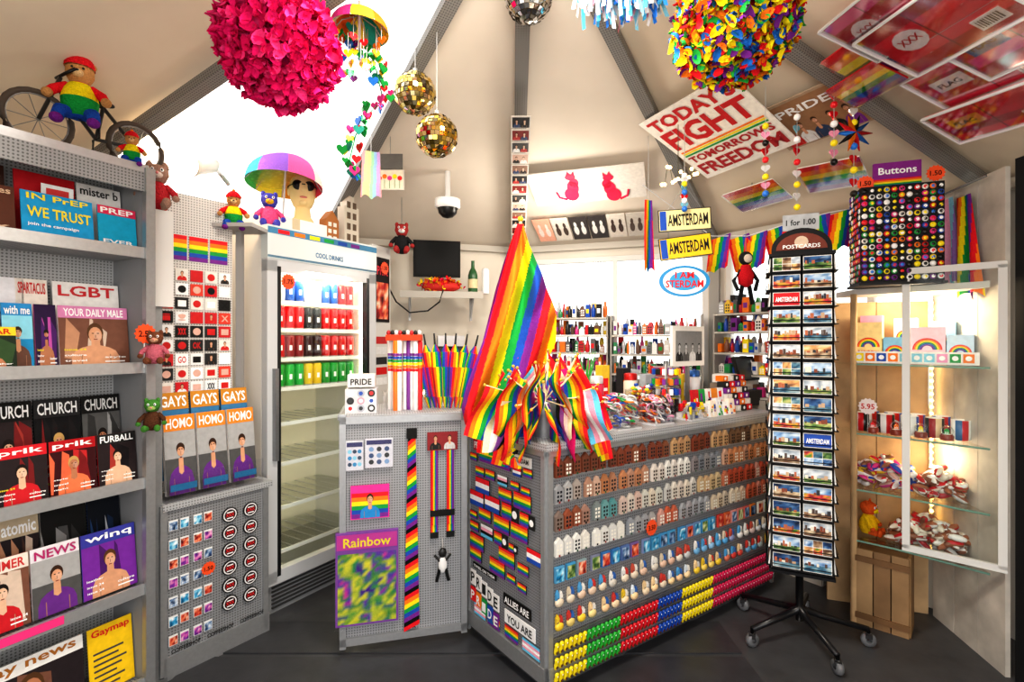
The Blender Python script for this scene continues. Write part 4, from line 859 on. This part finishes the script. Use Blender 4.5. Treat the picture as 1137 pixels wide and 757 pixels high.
# ================================================================ SOUVENIR SHELVES UNDER WINDOWS
def shelfwall(name,S,x0,x1,zs,seed,pals,dep=.2):
    B=MB(name,S.M); r=random.Random(seed); B.box(((x0+x1)/2,-.02-dep,.55),(x1-x0,.02,1.1),'#b5ada2')
    for x in (x0,x1): B.box((x,-.02-dep/2,.85),(.012,dep,1.7),'#a8a49e')
    for z in zs:
        B.box(((x0+x1)/2,-.02-dep/2,z-.01),(x1-x0,dep,.012),'#c8c4bc')
        for lay,(yy,hk) in enumerate(((.85,1.0),(.45,1.25))):
            x=x0+.015
            while x<x1-.045:
                k=r.random(); w=r.uniform(.022,.05); h=r.uniform(.06,.11)*hk; c=r.choice(pals); y=-.02-dep*yy+.02
                if k<.45: B.box((x+w/2,y,z+h/2),(w*.94,.05,h),c,'print'); B.rect(x+w*.15,z+h*.3,w*.6,h*.35,y-.0258,r.choice(RB+['#fff','#111','#fff']))
                elif k<.65: B.lathe([(w*.3,0),(w*.4,h*.1),(w*.4,h*.6),(w*.2,h*.8),(w*.2,h),(0,h)],(x+w/2,y,z),c,'gloss',10)
                elif k<.85: house(B,x,z,w*.9,h,y-.01,.03,c,r.choice(['#333','#fff']),r.randint(0,2))
                else: B.lathe([(w*.4,0),(w*.25,h*.3),(w*.42,h*.6),(w*.3,h*.9),(0,h)],(x+w/2,y,z),c,'gloss',10)
                x+=w+.002
    B.done()
MX=['#e8e6e2','#b8bcc2','#c8202a','#2350b0','#f4f2f0','#6a6a6c','#e8c43a','#6a4a3a','#c8202a','#1a1a1c','#e87a30','#8a5a44','#3c8a5c','#222','#d83a8c']
shelfwall('souvenir_shelf',W54,.05,.8,[1.13,1.27,1.41,1.55,1.69],2,MX); shelfwall('souvenir_shelf',W54,.83,1.5,[1.1,1.25,1.40,1.55],3,MX); shelfwall('souvenir_shelf',W18,.12,.85,[1.12,1.27,1.42,1.57,1.7],4,MX+RB)
def CS(a): return Surf(vx(a+36),vx(a),APX)
C54,C18,Cm18=CS(54).shift(-.06),CS(18).shift(-.09),CS(-18).shift(-.1)
B=MB('cat_print_banner',C54.M); s0,z0=C54.uv(597,228); s1,z1=C54.uv(715,180)
B.box(((s0+s1)/2,0,(z0+z1)/2),(s1-s0,.006,z1-z0),'#e0dad2','print')
for u,fl in((637,1),(683,-1)):
    s,z=C54.uv(u,222); B.push(T((s,-.006,z))@Matrix.Diagonal((fl,1,1,1))); 
    for (x,zz,rx,rz) in((0,.07,.05,.07),(.02,.14,.04,.07),(.035,.19,.032,.045),(.02,.25,.035,.03)): B.push(T((x,0,zz))@Matrix.Diagonal((rx,1,rz,1))); B.disc(0,0,1,0,'#e0244c',n=18); B.pop()
    B.poly([(-.005,.27),(.01,.31),(.025,.275)],0,.001,'#e0244c'); B.poly([(.03,.275),(.05,.305),(.052,.265)],0,.001,'#e0244c'); B.tube([(-.04,0,.02),(-.09,0,.05),(-.1,0,.11)],.008,'#e0244c','print',5); B.pop()
B.done()
B=MB('patterned_card_strip',C54.M); s0,z0=C54.uv(600,268); s1,z1=C54.uv(716,235)
for i in range(6):
    w=(s1-s0)/6; x=s0+i*w; h=abs(z1-z0); B.box((x+w/2,0,(z0+z1)/2),(w*.94,.006,h),['#e8a890','#d8cfc4','#3a3434','#3a3434','#d8cfc4','#c8c0b6'][i],'print'); zz=(z0+z1)/2
    for a in(-1,1):
        B.push(T((x+w/2+a*w*.2,0,zz))@Matrix.Diagonal((w*.13,1,h*.2,1))); B.disc(0,-.4,1,-.004,['#e8d8d0','#4a3a34','#e8e4e0','#e8e4e0','#4a3a34','#5a4a44'][i]); B.disc(0,.9,.6,-.004,['#e8d8d0','#4a3a34','#e8e4e0','#e8e4e0','#4a3a34','#5a4a44'][i]); B.pop()
B.done()
B=MB('photo_strip'); p=vx(90,WH-.12,RR-.13); q=APX-Vector((0,0,.13)); S=Surf(Vector((p.x-.06,p.y,p.z)),Vector((p.x+.06,p.y,p.z)),Vector((p.x,q.y,q.z))); B.M=S.M
LT=(q-p).length
def strip(x,z,i):
    B.box((x+.06,0,z+.045),(.11,.005,.088),'#d8d2ca','print'); B.rect(x+.012,z+.008,.096,.074,-.0035,['#2a2a2c','#8a6a5a','#c8a898','#444','#7a2a28'][i%5])
    for a in range(2): person(B,x+.014+.045*a,z+.008,.045,.07,-.005,top=['#222','#ddd','#a33','#346'][(i+a)%4],skin=['#c8a088','#e0c0a8'][a])
for i in range(16):
    z=.02+i*.098
    if z>LT*.66: break
    strip(0,z,i)
B.done()
B=MB('photo_strip'); S=Surf((p.x-.06,p.y),(p.x+.06,p.y)); B.M=S.M
for i in range(4): strip(0,WH-.245-i*.1,i+2)
B.done()
def cposter(name,S,u,v,rot,w,h,fn,col='#f8f4ec'):
    s,z=S.uv(u,v); B=MB(name,S.M@T((s,0,z))@RY(rot)); B.box((0,.004,0),(w,.006,h),col,'print'); fn(B,w,h)
    B.tube([(0,.005,h*.3),(0,.07,h*.3)],.003,'#aaa'); B.done()
def pf(B,w,h):
    for i,(t,hh) in enumerate((("TODAY'S",.16),("FIGHT",.27),("TOMORROW'S",.1),("FREEDOM",.17))):
        z=[.30,.0,-.235,-.44][i]*h; B.text(t,-w*.45,z,w*.9,hh*h,-.002,'#c8242a' if i<2 else '#b02a30',off=.035)
    for i,c in enumerate(['#f57f20','#f9e11e','#1f9c45']): B.rect(-w*.45,(-.03-.03*i-.03)*h,w*.9,h*.022,-.0015,c)
cposter('protest_poster',C18,795,148,-.12,.58,.6,pf)
def pp(B,w,h):
    B.rect(-w*.46,-h*.46,w*.92,h*.92,-.002,'#a07858')
    for i in range(5): person(B,-w*.44+w*.17*i,-h*.46,w*.2,h*.6,-.003,top=['#c22','#eee','#346','#222','#7a2c8f'][i])
    B.text('PRIDE',-w*.3,h*.2,w*.6,h*.15,-.004,'#fff')
cposter('wall_poster',C18.shift(.04),902,130,-.1,.42,.34,pp,'#b09880')
def rf(B,w,h): stripes(B,-w/2,-h/2,w,h,-.002); B.box((0,-.006,0),(w*1.05,.002,h*1.05),'#fff','plastic')
cposter('packaged_rainbow_flag',C18.shift(.03),840,218,-.1,.34,.22,rf)
cposter('packaged_rainbow_flag',C18.shift(.03),925,195,.1,.3,.24,rf)
def redp(seed):
    def f(B,w,h):
        r=random.Random(seed); pal=[['#c81428','#e0243c','#a81020','#f03a5c'],['#f0408c','#d81c30','#e83a6c','#c01830'],['#e01c30','#f02c3c','#b81828','#e8203c']][seed%3]
        for i in range(5): B.rect(-w*.48,-h*.48+h*.192*i,w*.96,h*.185,-.002,pal[(i+seed)%4])
        B.rect(-w*.05,-h*.48,w*.012,h*.96,-.0026,'#7a0c18')
        if seed%2: B.rect(-w*.4,-h*.1,w*.3,h*.3,-.003,['#f4e8e8','#3a6ab0','#f0a020'][seed%3]); B.text('FLAG',-w*.36,-h*.02,w*.2,h*.12,-.0036,'#222')
        else: B.disc(-w*.22,h*.05,h*.2,-.003,'#f8f0f0'); B.text('XXX',-w*.32,0,w*.2,h*.12,-.0036,'#c22')
        B.box((w*.28,-.003,-h*.3),(.09,.003,.06),'#f4f2ee','print')
        for i in range(9): B.rect(w*.28-.036+.008*i,-h*.3-.02,.003+.001*(i%3),.04,-.0052,'#111')
        B.box((0,-.01,0),(w*1.04,.002,h*1.04),'#fff','plastic')
        for a in(-1,1): B.box((a*w*.52,-.008,0),(.006,.012,h*1.04),'#e8e8ea','gloss'); B.box((0,-.008,a*h*.52),(w*1.04,.012,.006),'#e8e8ea','gloss')
    return f
k=0
for u,v,w,h,rt in((975,60,.34,.24,.1),(1040,30,.4,.28,.1),(1090,78,.42,.24,.15),(985,20,.34,.26,.1),(1105,125,.4,.22,.2),(1060,-20,.4,.3,.1),(1130,30,.4,.3,.1),(960,95,.26,.16,.1)):
    k+=1; cposter('packaged_flag',Cm18.shift(-.014*(k%3)),u,v,rt,w,h,redp(k) if k not in(1,8) else rf,'#d8202c')
# ================================================================ HANGING THINGS
def leiball(name,u,v,y,rpx,pal,n,sz,seed):
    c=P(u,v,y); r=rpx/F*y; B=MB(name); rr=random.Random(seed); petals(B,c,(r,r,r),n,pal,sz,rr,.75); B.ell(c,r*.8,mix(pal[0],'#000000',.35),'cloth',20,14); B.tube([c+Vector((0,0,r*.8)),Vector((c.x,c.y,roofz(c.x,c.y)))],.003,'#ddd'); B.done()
leiball('pink_flower_ball',311,52,1.75,60,['#f01c74','#f0186c','#ff408c','#d8105c'],2100,.023,1)
leiball('rainbow_flower_ball',815,26,1.75,62,['#e4202a','#f57f20','#f9e11e','#2fb04a','#2a78d8','#7a2c8f','#f9e11e'],2400,.021,2)
def disco(u,v,y,rpx,tint,seed):
    c=P(u,v,y); r=rpx/F*y; B=MB('disco_ball'); q=random.Random(seed); B.ell(c,r*.96,'#554a30','metal',20,14); m=15
    for j in range(m):
        t0=-pi/2+pi*j/m+.01;t1=-pi/2+pi*(j+1)/m-.01; tm=(t0+t1)/2; n=max(4,int(2*m*math.cos(tm)))
        for i in range(n):
            a0=2*pi*i/n+.012/max(.2,math.cos(tm)); a1=2*pi*(i+1)/n-.012/max(.2,math.cos(tm)); jx=q.uniform(-.018,.018)*r; jz=q.uniform(-.018,.018)*r
            vs=[]
            for a,t in((a0,t0),(a1,t0),(a1,t1),(a0,t1)):
                d=Vector((math.cos(a)*math.cos(t),math.sin(a)*math.cos(t),math.sin(t))); vs.append(c+d*(r+(jx if a==a0 else -jx)*1.2+(jz if t==t0 else -jz)*1.2))
            B.add(vs,[(0,1,2,3)],mix(tint,q.choice(['#fff','#a88a40','#fff8e0']),q.random()*.6),'mirror')
    B.lathe([(.012,0),(.012,.02),(0,.02)],c+Vector((0,0,r)),'#ccc','metal',10); B.tube([c+Vector((0,0,r)),Vector((c.x,c.y,roofz(c.x,c.y)))],.002,'#bbb'); B.done()
disco(461,104,2.45,23,'#f0d070',1); disco(485,151,2.35,23,'#f0c858',2); disco(587,-2,2.1,26,'#d8d8dc',3)
B=MB('paper_streamer_garland'); r=random.Random(41); c=P(690,-12,2.0)
for i in range(260):
    x=r.uniform(-.17,.17); y=r.uniform(-.06,.06); L=r.uniform(.05,.16)*(1-abs(x)*2); p=c+Vector((x,y,r.uniform(-.02,.07))); col=r.choice(['#f4f4f6','#8ad0ea','#f4f4f6','#4ab0e0','#f2a5bb','#2a78d8']); a=r.uniform(0,3)
    dx=Vector((math.cos(a),math.sin(a),0))*.008; q=p+Vector((r.uniform(-.03,.03),r.uniform(-.03,.03),-L)); B.add([p-dx,p+dx,q+dx,q-dx],[(0,1,2,3)],col,'cloth')
B.tube([c+Vector((-.17,0,.05)),c+Vector((.17,0,.05))],.004,'#ccc'); B.tube([c+Vector((0,0,.05)),Vector((c.x,c.y,roofz(c.x,c.y)))],.002,'#ccc'); B.done()
uc=P(399,12,2.1); umbrella('parasol_mobile',uc,.12,.09,.16,['#f5c030','#2a9c8a','#f5d040','#e4602a','#f4e0a8','#d83a8c','#f5e23a','#f57f20'])
B=MB('heart_charm_streamer'); r=random.Random(17)
def heart(B,c,s,col,rot):
    pts=[]
    for k in range(16):
        t=2*pi*k/16; pts.append((s*.06*16*math.sin(t)**3,s*.06*(13*math.cos(t)-5*math.cos(2*t)-2*math.cos(3*t)-math.cos(4*t))))
    B.push(T(c)@RZ(rot)); B.poly(pts,0,.006,col,'foil'); B.pop()
top=Vector((uc.x,uc.y,roofz(uc.x,uc.y))); B.tube([top,uc],.002,'#ccc')
path=[(375,25),(395,60),(418,78),(425,110),(408,128),(395,150),(388,178),(400,200)]
pts=[P(u,v,2.15) for u,v in path]; B.tube([uc]+pts,.003,'#2a9c5a')
for i in range(len(pts)-1):
    for k in range(8):
        q=pts[i].lerp(pts[i+1],k/8)+Vector((r.uniform(-.04,.04),r.uniform(-.03,.03),r.uniform(-.02,.02))); heart(B,q,r.uniform(.014,.028),r.choice(['#1f9c45','#2a9c8a','#e4202a','#2a78d8','#f9e11e','#1f9c45','#d83a8c']),r.uniform(-1,1))
for k in range(26):
    q=uc+Vector((r.uniform(-.1,.1),r.uniform(-.1,.1),-.1-r.random()*.16)); B.tube([q,q+Vector((0,0,.08))],.0015,'#ccc',n=4); heart(B,q,.019,r.choice(RB+['#f5c030','#f5c030']),r.uniform(-1,1))
B.done()
r=random.Random(19)
for ii,(u,v0,v1,y) in enumerate(((760,195,232,2.7),(885,130,230,2.45),(948,110,215,2.3),(926,95,180,2.3),(850,140,215,2.45))):
    B=MB('charm_mobile'); a=P(u,v0,y); b=P(u,v1,y); a.z=min(a.z,roofz(a.x,a.y)-.03); a2=Vector((a.x,a.y,roofz(a.x,a.y))); B.tube([a2,b],.0015,'#ccc',n=4)
    for k in range(9):
        q=a.lerp(b,k/8); 
        if k%2: heart(B,q,.022,r.choice(['#fff','#e4202a','#8ad0e8','#f4a0c0']),r.uniform(-.5,.5))
        else: B.ell(q,.016,r.choice(['#fff','#e4202a','#2a78d8','#f9e11e','#111']),'gloss',8,6)
    if ii==2:
        q=P(948,148,2.3)
        for i in range(10): t=2*pi*i/10; B.tube([q,q+Vector((math.cos(t)*.085,0,math.sin(t)*.085))],[.018,.002],['#e4202a','#2a78d8','#111','#f57f20'][i%4],'foil',6)
    B.done()
def plate(u,v,y,w,h,rot,t,col='#f2c41c'):
    B=MB('novelty_license_plate',T(P(u,v,y))@RY(rot)@RZ(-.1)); B.box((0,0,0),(w,.006,h),'#1a1a1a','gloss'); B.box((0,-.004,0),(w-.01,.003,h-.01),col,'gloss'); B.rect(-w/2+.008,-h/2+.008,.035,h-.016,-.0062,'#2350b0'); B.text(t,-w*.32,-h*.27,w*.76,h*.54,-.0065,'#1a1a1a')
    B.done()
plate(760,244,2.75,.28,.12,-.05,'AMSTERDAM','#f0e0a0'); plate(761,274,2.75,.28,.12,-.12,'AMSTERDAM')
B=MB('sign_hanger_wire'); a=P(760,244,2.76); B.tube([P(740,236,2.76),P(760,205,2.76),P(780,233,2.76)],.002,'#999'); B.tube([P(760,205,2.76),Vector((a.x,a.y,roofz(a.x,a.y)))],.002,'#999')
for u in (742,780): B.tube([P(u,250,2.76),P(u,268,2.76)],.002,'#999')
B.tube([P(760,285,2.76),P(760,300,2.76)],.002,'#999'); B.done()
B=MB('oval_souvenir_sign',T(P(760,312,2.75))@RZ(-.1)); B.push(Matrix.Diagonal((.135,1,.085,1))); B.disc(0,0,1,0,'#1a8ac8','gloss',28,.01); B.disc(0,0,.85,-.001,'#e8f0f4','gloss',28); B.disc(0,0,.6,-.0015,'#2a9ad0','gloss',28); B.pop(); B.text('I AM',-.05,.015,.1,.035,-.003,'#d8202a'); B.text('STERDAM',-.1,-.035,.2,.04,-.003,'#d8202a'); B.done()
B=MB('rainbow_bunting')
pth=[(713,205,3.3),(790,262,3.2),(830,262,3.1),(870,250,3.0),(920,236,2.85),(985,225,2.78)]
pp3=[P(*a) for a in pth]; B.tube(pp3,.003,'#eee')
for i in range(1,len(pp3)-1):
    for k in range(2):
        t=pp3[i].lerp(pp3[i+1],(k+.5)/2); d=(pp3[i+1]-pp3[i]).normalized(); drape(B,t+Vector((0,0,-.005)),(.25 if k%2 else -.1,0,-1),(d.x,d.y,0.3),.22,.13,.13,RB,.012,1,24,6,.15,1,ph=i+k)
B.done()
B=MB('hanging_toy_monkey'); q=P(828,300,2.95)
B.tube([q+Vector((0,0,.1)),q+Vector((0,0,.24))],.002,'#888'); B.ell(q+Vector((0,0,.07)),(.04,.035,.04),'#2a2a2c','plush'); B.ell(q+Vector((0,-.03,.065)),(.025,.012,.025),'#e8d8c8','plush'); B.lathe([(.01,-.1),(.04,-.08),(.045,-.03),(.025,.03)],q,'#c8202a','plush',12)
for a in(-1,1): B.tube([q+Vector((a*.03,0,0)),q+Vector((a*.07,0,-.06)),q+Vector((a*.05,-.01,-.12))],.011,'#2a2a2c','plush',6); B.tube([q+Vector((a*.02,0,-.09)),q+Vector((a*.04,0,-.2))],.012,'#2a2a2c','plush',6)
B.done()
B=MB('rainbow_pennant'); t=P(720,222,3.0); t.z=min(t.z,roofz(t.x,t.y)-.03); drape(B,t,(0,0,-1),(1,.3,0),.44,.05,.07,RB,.012,1,18,14,.1,1); B.tube([t,Vector((t.x,t.y,roofz(t.x,t.y)))],.002,'#ccc'); B.done()
B=MB('rainbow_pennant'); t=P(412,168,2.75); t.z=min(t.z,roofz(t.x,t.y)-.03); drape(B,t,(0,0,-1),(1,.3,0),.26,.09,.11,['#f4a8b0','#f8d8a0','#f8f0a0','#a8e0b0','#a0c8f0','#d0a8e0'],.012,1,24,10,.1,1); B.tube([t,Vector((t.x,t.y,roofz(t.x,t.y)))],.002,'#ccc'); B.done()
cq=P(433,200,3.0); B=MB('souvenir_cards',T(cq)); B.box((0,0,0),(.17,.01,.12),'#d8d0c4','print'); B.rect(-.08,-.055,.16,.11,-.007,'#f0e4cc')
for i in range(5): B.disc(-.06+.03*i,.01*(i%2)+.01,.014,-.0085,['#e4202a','#f57f20','#d83a8c','#f9e11e','#e4202a'][i]); B.rect(-.062+.03*i,-.05,.003,.05,-.008,'#3a8a3c')
B.box((.01,0,.11),(.13,.01,.09),'#6a6864','print'); B.tube([(0,.008,0),(0,.008,roofz(cq.x,cq.y)-cq.z)],.002,'#aaa'); B.done()
B=MB('fairy_lights'); r=random.Random(2); pts=[]
for i in range(14): q=P(735+i*3,190+r.uniform(-6,16),2.75); pts.append(q)
B.tube(pts,.002,'#554'); 
for q in pts: B.ell(q,.01,'#ffd890','emit',6,4)
a=pts[6]; B.tube([a,Vector((a.x,a.y,roofz(a.x,a.y)))],.002,'#554'); B.done()
# ================================================================ LIGHTS, WORLD, CAMERA
def area(name,loc,tgt,size,power,col=(1,.96,.9)):
    l=bpy.data.lights.new(name,'AREA'); l.size=size; l.energy=power; l.color=col; o=bpy.data.objects.new(name,l); o.location=loc; d=Vector(tgt)-Vector(loc); o.rotation_euler=d.to_track_quat('-Z','Y').to_euler(); sc.collection.objects.link(o)
area('overhead_fill',(.05,1.5,2.95),(.1,2.2,0),.5,40,(1,.93,.82))  # added downward fill under the apex, no fixture there
area('entrance_fill',(.2,-.9,2.0),(0,3,1.1),2.0,42,(1,.95,.88))  # added fill behind the camera, on top of the sky light from the opening
area('fridge_lamp',tuple(SF.M@Vector((.387,.05,1.93))),tuple(SF.M@Vector((.387,.3,1.0))),.3,11,(1,.9,.68))
def point(name,loc,p,col,r=.05):
    l=bpy.data.lights.new(name,'POINT'); l.energy=p; l.color=col; l.shadow_soft_size=r; o=bpy.data.objects.new(name,l); o.location=loc; sc.collection.objects.link(o)
point('spot_lamp_bulb',tuple(ls+Vector((.0,-.15,.1))),22,(1,.7,.38))
point('counter_light',(.3,3.4,2.2),16,(1,.92,.8),.15)  # unseen point light above the space behind the counter
point('ceiling_fill',(.1,1.3,2.35),14,(1,.9,.78),.15)  # added point light to brighten the ceiling panels, no pendant hangs here
point('cabinet_lamp',(2.1,2.6,1.68),5,(1,.8,.52),.05)
point('cabinet_lamp',(2.2,2.62,.9),1.6,(1,.78,.48),.03)
w=bpy.data.worlds.new('World'); sc.world=w; w.use_nodes=True; bg=w.node_tree.nodes['Background']; bg.inputs[0].default_value=(.97,.97,.98,1); bg.inputs[1].default_value=1.9
cam=bpy.data.cameras.new('Camera'); cam.sensor_width=36; cam.lens=F/1137*36; cam.clip_start=.02; co=bpy.data.objects.new('Camera',cam); co.location=(0,0,HC); co.rotation_euler=(pi/2,0,0); sc.collection.objects.link(co); sc.camera=co
